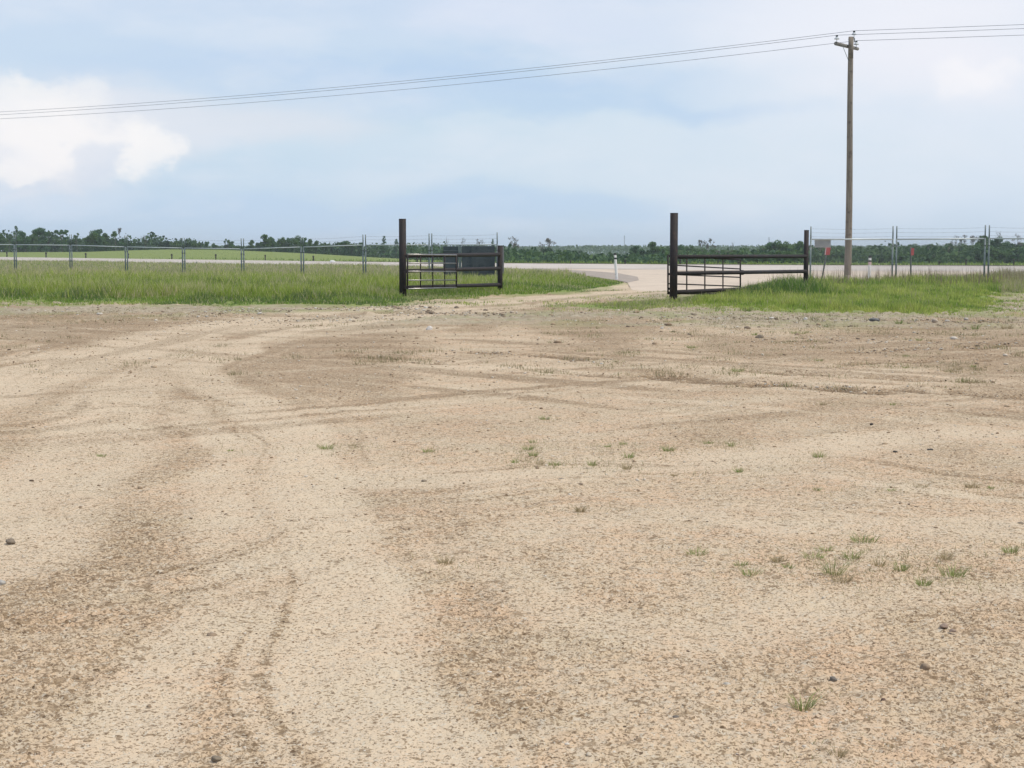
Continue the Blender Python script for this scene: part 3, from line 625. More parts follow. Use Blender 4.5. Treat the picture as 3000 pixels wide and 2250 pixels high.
def gravel():
    n = 52000; x, y = sample(n, 3.9, 42, -.38, .38)
    s = np.maximum(.0022, .00036*y)*np.exp(rng.normal(0, .42, n)); big = rng.random(n) < .03; s[big] *= 2.0
    t = rng.random(n); c = lerp((.22, .155, .10), (.42, .32, .22), t**.8); p = rng.random(n) < .30; c[p] = lerp((.50, .42, .32), (.62, .56, .48), rng.random(p.sum())); d = rng.random(n) < .04; c[d] = (.12, .085, .06)
    scatter('gravel', x, y, s, c, 'small stones and clods of earth strewn over the dirt yard')
    # stony belt before the grass and along the wheel tracks
    X, Yv, S = [], [], []
    for pts, sp, cnt in (([(1980, 928), (2350, 934), (2900, 940), (3100, 940)], 1.6, 900), ([(640, 915), (900, 905), (1150, 905), (1240, 900)], .9, 900), ([(1120, 935), (1250, 915), (1400, 922), (1560, 920)], 1.0, 420),
        ([(500, 950), (800, 940), (1130, 934)], 1.1, 420), ([(0, 910), (300, 915), (640, 925)], 1.8, 500), ([(1640, 930), (2000, 945), (2700, 960), (3000, 955)], 2.6, 800), ([(2880, 905), (3000, 895), (3200, 893)], 2.2, 900),
        ([(2300, 995), (2600, 1000), (3000, 1005)], .8, 350), ([(2500, 1032), (2750, 1022), (3100, 1002)], .3, 200), ([(2220, 1125), (2560, 1146)], .25, 150), ([(1380, 1030), (1880, 1068)], .25, 150)):
        W = np.array([gnd(*p) for p in pts]); k = rng.integers(0, len(W)-1, cnt); tt = rng.random(cnt)[:, None]
        Q = W[k]*(1-tt)+W[k+1]*tt+np.c_[rng.normal(0, sp*.6, cnt), rng.normal(0, sp, cnt)]
        X.append(Q[:, 0]); Yv.append(Q[:, 1]); S.append(.014*np.exp(rng.normal(0, .5, cnt))*(Q[:, 1]/35))
    X, Yv, S = map(np.concatenate, (X, Yv, S)); n = len(X)
    c = lerp((.17, .13, .095), (.33, .26, .19), rng.random(n)); p = rng.random(n) < .35; c[p] = lerp((.45, .42, .37), (.62, .58, .52), rng.random(p.sum()))
    scatter('stony_belt', X, Yv, S, c, 'clods and pale stones heaped in strips along the far side of the yard', (.3, .7))
gravel()
def rock(u, v, wpx, col, label, hr=.55, seed=0, dr=.8):
    x0, y0 = gnd(u, v); s = wpx/2*y0/F; b = MB()
    import bmesh
    bm = bmesh.new(); bmesh.ops.create_icosphere(bm, subdivisions=3, radius=1)
    r = random.Random(seed); ph = [r.uniform(0, 9) for _ in range(6)]
    for q in bm.verts:
        p = q.co; k = 1+.16*math.sin(2.3*p.x+ph[0])*math.cos(2.1*p.y+ph[1])+.10*math.sin(4.1*p.z+ph[2]+2*p.x)+.04*math.sin(9*p.x+ph[3])*math.sin(8*p.y+ph[4])
        q.co = Vector((p.x*s*k, p.y*s*dr*k, max(p.z, -.5)*s*hr*2*k*.75))
    me = bpy.data.meshes.new('rock'); bm.to_mesh(me); bm.free()
    me.materials.append(two_tone('rock_surface', tuple(c*.8 for c in col), tuple(min(1, c*1.15) for c in col), 25, .9, bump=.3))
    for p in me.polygons: p.use_smooth = True
    o = bpy.data.objects.new('rock', me); C.objects.link(o); o.location = (x0, y0, s*hr*.45); o.rotation_euler = (0, 0, r.uniform(-.4, .4))
    return tag(o, label, 'rock', 'larger stones lying on the dirt')
BR, DK, WH, BG_ = (.28, .205, .14), (.20, .16, .115), (.62, .58, .54), (.42, .35, .28)
for i, a in enumerate((
 (1258, 966, 20, WH, 'white stone alone on the dirt below the left gate post', .5), (2562, 940, 32, (.14, .14, .14), 'dark flat slab of rock just below the right-hand grass', .28),
 (2738, 943, 19, BG_, 'round beige stone right of the dark slab', .6), (2226, 991, 26, DK, 'dark flat stone with a tuft leaning on it', .4), (2335, 984, 16, BR, 'small brown stone right of the dark flat stone', .5),
 (2830, 937, 13, (.4, .37, .33), 'small grey stone near the gravelly corner at the right', .6), (2360, 937, 12, WH, 'small white stone left of the dark slab', .6), (2032, 925, 20, DK, 'dark chip of rock on the stony strip below the right post', .4),
 (2260, 933, 16, WH, 'pale flat stone on the stony strip', .3), (30, 1590, 30, (.2, .16, .12), 'brown block-like stone near the left border', .45), (4, 1712, 26, (.38, .36, .33), 'grey stone cut by the left border', .5),
 (622, 1864, 32, BR, 'brown clod in the left foreground with crumbs around it', .4), (634, 2226, 30, DK, 'dark rounded stone at the bottom of the photo', .45), (424, 1712, 20, BR, 'small brown stone left of the pale track', .4),
 (1980, 2112, 28, (.15, .13, .11), 'dark round stone in the foreground, left of the lone dense tuft', .6), (2442, 1994, 24, (.16, .14, .12), 'dark angular stone above the lone dense tuft', .55), (2128, 2010, 26, (.46, .42, .36), 'pale rounded stone upper left of the lone dense tuft', .45),
 (2176, 1994, 18, BG_, 'small tan stone beside the pale rounded one', .5), (2766, 1836, 26, (.30, .22, .17), 'reddish flat stone at the right in the foreground', .35), (2790, 1850, 20, (.30, .22, .17), 'second reddish stone just right of the reddish flat one', .4),
 (2992, 1538, 26, DK, 'dark flat stone cut by the right border', .35), (2588, 2056, 18, (.13, .08, .06), 'dark reddish stone right of the lone dense tuft', .6), (2610, 2188, 18, WH, 'left white stone of a pair at the bottom right', .35), (2632, 2184, 14, WH, 'right white stone of a pair at the bottom right', .35),
 (2466, 2122, 18, WH, 'white angular chip below the lone dense tuft', .5), (2372, 2104, 40, (.58, .52, .46), 'long pale flat stone right under the lone dense tuft', .15), (1435, 1972, 16, WH, 'white pebble in the middle foreground', .4), (1540, 2056, 24, (.5, .45, .4), 'pale flat stone in the middle foreground', .3),
 (2710, 1958, 30, BR, 'ragged brown clod in the right foreground', .5), (2158, 2216, 26, (.13, .09, .07), 'dark brown clod at the bottom right of centre', .3), (1395, 903, 0, BR, '', 0), (1230, 1275, 0, BR, '', 0),
 (1338, 903, 14, DK, 'dark clod on the driveway beside the left gate', .5), (1500, 916, 14, BG_, 'tan stone on the driveway between the gates', .4), (1423, 911, 14, DK, 'dark clod on the driveway mouth', .5),
 (1242, 1412, 16, DK, 'dark pebble left of the centre of the yard', .5), (1643, 1407, 18, (.2, .18, .15), 'grey brown flat stone below the central cluster of tufts', .4), (2553, 1245, 10, (.02, .02, .02), 'black pebble right of centre', .6),
 (2624, 1327, 18, (.04, .035, .03), 'black flat stone right of the bushy tuft', .4), (2725, 1320, 18, (.05, .045, .04), 'black splinter further right on the dirt', .4), (1350, 1704, 0, BR, '', 0))):
    if a[2]: rock(*a[:5], hr=a[5], seed=i)

# ------------------------------------------------------------------ pipe fences by the gate
def px_r(px, Y): return px/2*Y/F
def pipe_fence(name, label, u0, Y0, top0, w0, u1, Y1, top1, w1, rails, coll=None):
    p0 = at(u0, 735, Y0); t = thing(name, (p0.x, p0.y, 0), label, 'pipe fence')
    for u, Y, tp, wd in ((u0, Y0, top0, w0), (u1, Y1, top1, w1)):
        p = at(u, tp, Y); r = px_r(wd, Y); b = MB(); b.tube((p.x, p.y, -.5), (p.x, p.y, p.z-.012), r, r, 24)
        o = b.build('post', M['rust'], t)
        MB().tube((p.x, p.y, p.z-.0119), (p.x, p.y, p.z), r*1.02, r*1.02, 24).build('post_cap', M['rust'], o)
    for va, vb, ra, rb in rails:
        a = at(u0, va, Y0); c = at(u1, vb, Y1); MB().tube(a, c, px_r(ra, Y0), px_r(rb, Y1), 16).build('rail', M['rust'], t)
    if coll:
        u, v, Y, wd = coll; a = at(u-3, v, Y-.06); c = at(u+3, v, Y+.06); MB().tube(a, c, px_r(wd, Y), None, 16).build('coupling', M['rust'], t)
    return t
pl_ = pipe_fence('pipe_fence', 'dark rusty pipe fence of two posts and three rails left of the driveway', 1179, 50, 641, 21, 1465, 57, 719, 15, ((750, 745.5, 11, 11.5), (794, 786.5, 10.5, 11), (842, 834, 10, 11)))
pr_ = pipe_fence('pipe_fence', 'dark rusty pipe fence of two posts and three rails right of the driveway', 1975, 46.5, 624, 23, 2363, 54, 674, 14, ((752.5, 751, 12.5, 10.5), (801, 795, 12, 10.5), (856.5, 839, 13, 10)), (2173, 798.2, 50.25, 14.5))
def farm_gate(label, uL, YL, uR, YR, bars, verts, rb, mat, vend, hinges):
    p = at(uL, 735, YL); t = thing('farm_gate', (p.x, p.y, 0), label, 'gate')
    def pt(u, v):
        f = (u-uL)/(uR-uL); iY = (1-f)/YL+f/YR; return at(u, v, 1/iY)
    def vb(k, u): f = (u-uL)/(uR-uL); return bars[k][0]*(1-f)+bars[k][1]*f
    last = len(bars)-1
    b = MB()
    for k in (0, last): MB().tube(pt(uL, vb(k, uL)), pt(uR, vb(k, uR)), rb*1.1, None, 10).build('end_bar', mat, t)
    for u in (uL, uR): MB().tube(pt(u, vb(0, u)), pt(u, vb(last, u)), rb*1.15, None, 10).build('end_upright', M['rust'], t)
    for k in range(1, last): MB().tube(pt(uL, vb(k, uL)), pt(uR, vb(k, uR)), rb*.85, None, 8).build('bar', mat, t)
    for u in verts: MB().tube(pt(u, vb(0, u)), pt(u, vb(last, u)), rb*.9, None, 8).build('upright', M['rust'], t)
    for hu, hv in hinges:
        c = pt(hu, hv); MB().box(c, (.05, 0, 0), (0, .03, 0), (0, 0, .035)).build('hinge', M['rust'], t, False, .006)
    return t
farm_gate('small barred pipe gate swung open in front of the left pipe fence', 1194, 49.75, 1337, 52.6, ((745.5, 747.5), (771, 771.5), (795, 795.5), (821, 820.5), (846.5, 842.5)), (1232, 1268, 1303), .023, M['rust_light'], 0, ((1190, 750), (1190, 797), (1190, 842)))
farm_gate('barred pipe gate swung open behind the right pipe fence', 1957, 46.95, 2169, 51.6, ((748.5, 760.5), (776, 788), (803.5, 812.5), (831, 839), (860, 861)), (2012, 2065, 2118), .024, M['rust'], 0, ((1962, 750), (1962, 803), (1962, 846), (1962, 858)))

# ------------------------------------------------------------------ chain-link fences
def chain_fence(label, posts, wr=.0027):
    # posts: (u, v_top, v_rail, Y, double)
    P = []
    for u, vt, vr, Y, dbl in posts:
        a = at(u, vt, Y); r = at(u, vr, Y); P.append((a.x, Y, a.z, r.z, dbl))
    t = thing('chain_link_fence', (P[0][0], P[0][1], 0), label, 'fence')
    n = len(P); gap = .085
    def side(i, s):
        j = min(max(i+s, 0), n-1); d = Vector((P[j][0]-P[i][0], P[j][1]-P[i][1], 0)); 
        return d.normalized() if d.length else Vector((s, 0, 0))
    for i, (x, y, zt, zr, dbl) in enumerate(P):
        for s in ((-1, 1) if dbl else (0,)):
            c = Vector((x, y, 0))+(side(i, s)*gap if s else Vector((0, 0, 0)))
            b = MB(); b.tube((c.x, c.y, -.3), (c.x, c.y, zr+.02), .040, .040, 10); b.tube((c.x, c.y, zr), (c.x, c.y, zt), .030, .030, 8)
            po = b.build('post', M['galv'], t)
            for h in (zr-.28, .95, .35): MB().tube((c.x, c.y, h-.025), (c.x, c.y, h+.025), .054, .054, 10).build('clamp', M['wire'], po)
    for i in range(n-1):
        x0, y0, t0, r0, d0 = P[i]; x1, y1, t1, r1, d1 = P[i+1]
        dv = Vector((x1-x0, y1-y0, 0)).normalized()
        a = Vector((x0, y0, 0))+dv*(gap if d0 else 0); b = Vector((x1, y1, 0))-dv*(gap if d1 else 0); ln = (b-a).length
        MB().tube(a+Vector((0, 0, r0)), b+Vector((0, 0, r1)), .030, None, 8).build('top_rail', M['galvlight'], t)
        wb = MB()
        for f in (.22, .52, .82):
            za = r0+(t0-r0)*f; zb = r1+(t1-r1)*f; pts = [a.lerp(b, q/8)+Vector((0, 0, za*(1-q/8)+zb*q/8-.035*math.sin(math.pi*q/8)+random.uniform(-.006, .006))) for q in range(9)]
            wb.path(pts, .0042, 4)
            for q in range(1, int(ln/.25)):
                pp = a.lerp(b, q*.25/ln); zz = za+(zb-za)*q*.25/ln-.035*math.sin(math.pi*q*.25/ln); wb.tube(pp+Vector((0, -.006, zz-.022)), pp+Vector((.008, .006, zz+.022)), .003, None, 3, False)
        wb.build('barbed_wire', M['wire'], t)
        # woven mesh: two sets of slanting wires
        mb = MB(); st = .085; zlow = .04
        off = Vector((-dv.y, dv.x, 0))*.006
        for sg, o_ in ((1, off), (-1, -off)):
            q = -2.4
            while q < ln+2.4:
                # line: s = q + sg*z
                s0, s1 = q+sg*zlow, None
                zt_ = lambda s: r0+(r1-r0)*min(max(s/ln, 0), 1)-.01
                zz0, zz1 = zlow, 2.4
                # clip in s
                sa, sb = q+sg*zz0, q+sg*zz1
                z_at = lambda s: (s-q)/sg
                lo, hi = 0., ln
                if sg > 0: sa, sb = max(sa, lo), min(sb, hi)
                else: sa, sb = min(sa, hi), max(sb, lo)
                za, zb = z_at(sa), z_at(sb)
                if zb > za+.02 and za >= zlow-.001:
                    top = min(zt_(sa), zt_(sb))
                    if za < top:
                        if zb > top: zb = top; sb = q+sg*zb
                        mb.tube(a+dv*sa+o_+Vector((0, 0, za)), a+dv*sb+o_+Vector((0, 0, zb)), wr, None, 3, False)
                q += st
        mb.build('wire_mesh', M['wire'], t, False)
        tw = MB(); tw.tube(a+Vector((0, 0, r0*.5)), b+Vector((0, 0, r1*.5)), .004, None, 4) 
    return t
LY = lambda u: 1/((1/80)+(1456-u)/(1456-42)*(1/98-1/80))
chain_fence('long chain-link fence topped with barbed wire behind the left-hand meadow', [(u, vt, vr, LY(u), d) for u, vt, vr, d in (
    (1456.5, 681, 716.5, False), (1261, 684, 717.5, True), (1067, 687, 718, True), (885, 695, 724, True), (710, 698.5, 729.5, True), (537, 697, 727, True), (369, 690, 723.5, True), (206, 687, 718.5, True), (43, 687, 717, True), (-115, 686, 716, True), (-270, 686, 716, True))], .0017)
chain_fence('chain-link fence topped with barbed wire right of the driveway, in front of the pole', [(2376, 663.5, 701, 68.3, False), (2622, 662.5, 701, 68.8, True), (2893, 659.5, 699, 68, True), (3170, 658, 698, 67, True)])
# grey board hung behind the mesh by the driveway (back of a road-facing sign)
def board():
    Y = 80.6; p = at(1374, 767, Y); t = thing('sign_board', (p.x, p.y, 0), 'dark grey two-panel back of a sign board behind the end of the left fence', 'sign')
    for u0, u1, v0, v1, dy in ((1298.5, 1343, 721.5, 812, .55), (1352.5, 1450, 721, 811, .1)):
        a = at(u0, v0, Y+dy+.15); b = at(u1, v1, Y+dy); c = (a+b)/2
        MB().box(c, ((b-a).x/2, (b-a).y/2, 0), (0, .02, 0), (0, 0, (a.z-b.z)/2)).build('panel', M['board'], t, False, .008)
    a = at(1347.5, 717, Y+.5); b = at(1347.5, 822, Y+.5); MB().box(Vector((a.x, a.y, (a.z-.3)/2)), (.07, 0, 0), (0, .05, 0), (0, 0, (a.z+.3)/2)).build('sign_post', M['galv'], t, False, .01)
    for v in (735, 790):
        a = at(1300, v, Y+.66); b = at(1449, v, Y+.2); MB().tube(a, b, .02, None, 6).build('brace', M['wire'], t)
board()
def edge_board():
    Y = 79; p = at(1471, 767, Y); t = thing('sign_board', (p.x, p.y, 0), 'dark sign board seen edge-on just right of the end post of the left pipe fence', 'sign')
    a = at(1470.5, 722, Y); b = at(1470.5, 811, Y); c = (a+b)/2; c.y += .9
    MB().box(c, (.05, .9, 0), (.045, 0, 0), (0, 0, (a.z-b.z)/2)).build('panel', M['black'], t, False, .03)
    MB().tube((c.x, c.y+.3, -.3), (c.x, c.y+.3, b.z+.02), .04, None, 8).build('sign_post', M['galv'], t)
edge_board()
def plate():
    a = at(2387, 702.5, 68.36); b = at(2434, 725, 68.45); c = (a+b)/2
    o = MB().box(c+Vector((0, .02, 0)), ((b-a).x/2, .045, 0), (0, .006, 0), (0, 0, (a.z-b.z)/2)).build('sign_plate', M['plate'], None, False, .004)
    tag(o, 'pale blank sign plate hanging on the right fence beside the rusty end post', 'sign')
plate()

# ------------------------------------------------------------------ utility pole and its lines
def utility_pole():
    Y = 73.0; base = at(2482, 830, Y); top = at(2495, 108, Y)
    t = thing('utility_pole', (base.x, base.y, 0), 'tall grey wooden utility pole with a slanting crossarm and three insulators', 'utility pole')
    b = MB(); n = 12; pr = None; v = []
    for k in range(n):
        f0 = k/n; f1 = (k+1)/n; p = Vector((base.x, Y, -.6)).lerp(Vector((top.x, Y, top.z)), f0); q = Vector((base.x, Y, -.6)).lerp(Vector((top.x, Y, top.z)), f1)
        wob = lambda f: Vector((.03*math.sin(f*5.2), 0, 0))
        b.tube(p+wob(f0), q+wob(f1), .172-.055*f0, .172-.055*f1, 20, k in (0, n-1))
    b.build('pole', M['wood'], t)
    A = at(2451, 127, Y-.92); B = at(2515.5, 142, Y+.9); off = Vector((0, 0, 0))
    mid = (A+B)/2; sh = Vector((-.10, .17, 0))    # arm bolted to the far face
    A += Vector((0, 0, 0)); b = MB(); b.tube(A+sh*.3, B+sh*.3+Vector((.02, .1, 0)), .088, .078, 14); arm = b.build('crossarm', M['armwood'], t)
    MB().tube(mid+Vector((-.18, -.02, 0)), mid+Vector((.18, .06, 0)), .022, None, 6).build('bolt', M['wire'], arm)
    st0 = A.lerp(B, .26)+Vector((0, -.02, -.05)); st1 = at(2486, 178, Y-.05)
    MB().tube(st0, st1, .012, None, 6).build('brace_strap', M['galv'], t)
    MB().box(at(2486, 178, Y-.02), (.018, 0, 0), (0, .03, 0), (0, 0, .07)).build('brace_bracket', M['wire'], t, False)
    MB().tube(at(2485, 115, Y), at(2504.5, 115, Y), .018, None, 8).build('through_bolt', M['wire'], t)
    tips = []
    for u, vw, vb, Yi in ((2451.5, 105, 122, Y-.9), (2502, 92, 112, Y), (2508.5, 121, 139, Y+.72)):
        w_ = at(u, vw, Yi); bs = at(u, vb, Yi); h = w_.z-bs.z
        pin = MB().tube((bs.x, bs.y, bs.z-.02), (bs.x, bs.y, w_.z-.09), .012, None, 8).build('insulator_pin', M['galv'], t)
        c = (bs.x, bs.y, w_.z-.165)
        ins = MB().lathe(c, [(.04, 0), (.115, .008), (.12, .022), (.105, .05), (.07, .075), (.05, .11), (.048, .13)], 18).build('insulator', M['porcelain'], t)
        MB().lathe((c[0], c[1], c[2]+.131), [(.055, 0), (.058, .02), (.045, .035), (.06, .045), (.055, .06)], 14).build('insulator_cap', M['black'], ins)
        tips.append(Vector((bs.x, bs.y, w_.z+.03)))
    b = MB().tube(at(2504, 111, Y-.02), at(2503, 124, Y-.02), .02, None, 6).build('pin_bracket', M['galv'], t)
    return tips
tips = utility_pole()
def line(tip, label, pl, pr):
    d = Vector((-.867, .498, 0)); Lh = 100; sg = 1.25; b = MB(); pts = []
    for k in range(-24, 25):
        s = k/24*Lh; f = abs(s)/Lh; p = tip+d*s; p.z = tip.z-4*sg*f*(1-f)*(1.0 if s > 0 else .75); pts.append(p)
    b.path(pts, .0095, 6)
    tag(b.build('power_line', M['powerwire']), label, 'power line', 'power lines strung from the utility pole')
line(tips[1], 'topmost power line, on the insulator at the tip of the pole', 0, 0)
line(tips[0], 'middle power line, on the left insulator of the crossarm', 0, 0)
line(tips[2], 'lowest power line, on the right insulator of the crossarm, passing behind the pole', 0, 0)

# ------------------------------------------------------------------ markers
def delineator(u0, v0, u1, v1, Y, bands, label):
    a = at(u0, v0, Y); b = at(u1, v1, Y); b.z = min(b.z, 0.02); t = thing('marker_post', (b.x, b.y, 0), label, 'marker post', 'white marker posts with black bands')
    ax = (a-b).normalized(); Ht = (a-b).length; hw = .072
    def seg(z0, z1, mat, nm, par, k=1.0):
        c = b+ax*((z0+z1)/2); m = MB(); n = 14; r = hw*k     # curved flexible blade: a C section
        k0 = len(m.v)
        for z in (z0, z1):
            for q in range(n):
                th = math.pi*q/(n-1); m.v.append(tuple(b+ax*z+Vector((r*math.cos(th), -.045*k*math.sin(th), 0))))
            for q in range(n):
                th = math.pi*(n-1-q)/(n-1); m.v.append(tuple(b+ax*z+Vector((r*.82*math.cos(th), -.045*k*math.sin(th)+.012, 0))))
        K = 2*n
        for q in range(K): m.f.append((q, (q+1) % K, K+(q+1) % K, K+q))
        m.f.append(tuple(range(K-1, -1, -1))); m.f.append(tuple(range(K, 2*K)))
        return m.build(nm, mat, par, False)
    po = seg(-.1, Ht, M['white'], 'post', t)
    for f0, f1, mt in bands: seg(Ht-(f1-v0)*Y/F, Ht-(f0-v0)*Y/F+(.004 if f0 == v0 else 0), M[mt], 'band', po, 1.05)
delineator(1801.5, 742, 1807, 820, 83, ((742, 747, 'black'), (754.5, 759.5, 'black')), 'leaning white marker post at the grass tip beside the driveway mouth')
delineator(2549, 749, 2546, 830, 74.5, ((749, 755.5, 'black'), (762.5, 767, 'black'), (767.3, 776, 'pinkwhite')), 'upright white marker post right of the utility pole, behind the fence')
def red_marker(pa, pb, plate_px, Y, label, pale=False):
    a = at(*pa, Y); b = at(*pb, Y); b = b+(b-a).normalized()*.25; t = thing('marker_stake', (b.x, b.y, 0), label, 'marker stake', 'stakes with red plates behind the right fence')
    MB().tube(b, a, .042, .042, 6).build('stake', M['greenstake'], t)
    u0, v0, u1, v1, tilt = plate_px; p = at(u0, v0, Y-.08); q = at(u1, v1, Y-.08); c = (p+q)/2; ax = Vector((abs((q-p).x)/2, 0, 0)); az = Vector((tilt*(p.z-q.z)/2, 0, (p.z-q.z)/2))
    pl = MB().box(c, ax, (0, .008, 0), az).build('plate', M['red'], t, False, .004)
    if pale: MB().box(c-ax*.78+Vector((0, -.011, 0)), ax*.14, (0, .003, 0), az*.95).build('edge_strip', M['plate'], pl, False)
red_marker((2424, 727), (2410, 806), (2417, 725, 2432, 747, .12), 80, 'leaning stake with a red plate below the pale sign plate', True)
red_marker((2668, 723.5), (2668.5, 817), (2669.5, 727, 2677.5, 748, .04), 78, 'upright stake with a red plate right of the double fence post')
for i, (u, v, lb) in enumerate(((20, 738, 'leftmost'), (135, 739, 'second'), (251, 741, 'third'), (376, 742, 'fourth'), (503, 743.5, 'fifth'), (632, 744, 'sixth'), (777, 746, 'seventh'), (918, 749, 'eighth'), (1222, 755, 'ninth'), (1672, 762, 'tenth'),
        (1832, 760.5, 'eleventh'), (1993, 758, 'twelfth'), (2163, 765, 'thirteenth'), (2752, 764, 'fourteenth'), (2831, 758, 'fifteenth'), (2971, 758, 'last'))):
    X = (u-1500)/F
    y = 200.
    for _ in range(30): y = float(far_edge(X*y))+4
    a = at(u, v, y); g = float(terrain(a.x, y)); g = min(g, a.z-.5); b = MB(); r = .075*y/200*(1.2 if i % 3 else 1.0)
    b.tube((a.x, y, g-.3), (a.x+random.uniform(-.05, .05), y, a.z), r, r*.95, 9)
    b.tube((a.x, y-.02, a.z-.28*y/250), (a.x, y-.02, a.z-.05), r*1.35, r*1.35, 9)
    t = thing('guide_post', (a.x, y, g), f'dark wooden guide post across the highway, {lb} of the row from the left', 'guide post', 'dark guide posts across the highway')
    b.build('post', M['timber'], t)
pp = gnd(974, 768.5); 
b = MB(); b.lathe((0, 0, 0), [(.75, -.1), (.8, .1), (.68, .32), (.4, .5), (.12, .55)], 14); o = b.build('boulder', M['white']); o.location = (pp[0], pp[1], .05); o.scale = (.52, .35, .42)
for q in o.data.vertices: q.co.x += .12*math.sin(q.co.z*9+q.co.y*3)
tag(o, 'white painted boulder at the near edge of the far highway verge', 'rock')

# ------------------------------------------------------------------ trees
def leaf_cloud(centres, radii, n, size, cA, cB, squash=.8, hollow=.35):
    centres = np.array(centres); radii = np.array(radii); p = radii**2; k = rng.choice(len(radii), n, p=p/p.sum())
    d = rng.normal(size=(n, 3)); d /= np.linalg.norm(d, axis=1)[:, None]; rr = (hollow+(1-hollow)*rng.random(n))**.6
    pos = centres[k]+d*(radii[k]*rr)[:, None]*np.array([1, 1, squash])
    a = rng.normal(size=(n, 3)); a /= np.linalg.norm(a, axis=1)[:, None]; b = np.cross(a, rng.normal(size=(n, 3))); b /= np.linalg.norm(b, axis=1)[:, None]
    s = size*rng.uniform(.5, 1.4, n)[:, None]
    V = np.stack([pos-a*s*.5-b*s*.25, pos+a*s*.1-b*s*.5, pos+a*s*.6, pos+b*s*.45], 1).reshape(-1, 3)
    t = np.clip(rng.normal(.4, .28, n)+ (vn(pos[:, 0]*.9+50, pos[:, 2]*.9+50, 5)-.5)*.8, 0, 1)
    T = np.repeat(lerp(cA, cB, t)[:, None, :], 4, 1).reshape(-1, 3)
    return V, T
def limbs(b, p, d, ln, r, depth, tips, rnd, spread=.6):
    q = p+d*ln; b.tube(p, q, r, r*.62, 6, False)
    if depth == 0: tips.append(q); return
    for k in range(rnd.choice((2, 3))):
        nd = (d+Vector((rnd.uniform(-1, 1), rnd.uniform(-1, 1), rnd.uniform(-.1, .7)))*spread).normalized()
        limbs(b, p.lerp(q, rnd.uniform(.6, 1)), nd, ln*rnd.uniform(.6, .85), r*.6, depth-1, tips, rnd, spread)
LG = {'dark': ((.05, .125, .06), (.13, .24, .09)), 'mid': ((.065, .135, .05), (.15, .24, .08)), 'light': ((.11, .19, .085), (.20, .27, .12)), 'grey': ((.11, .11, .09), (.20, .18, .15)), 'deep': ((.025, .062, .035), (.065, .125, .05)), 'haze': ((.05, .085, .05), (.10, .14, .075))}
PROTO = {}
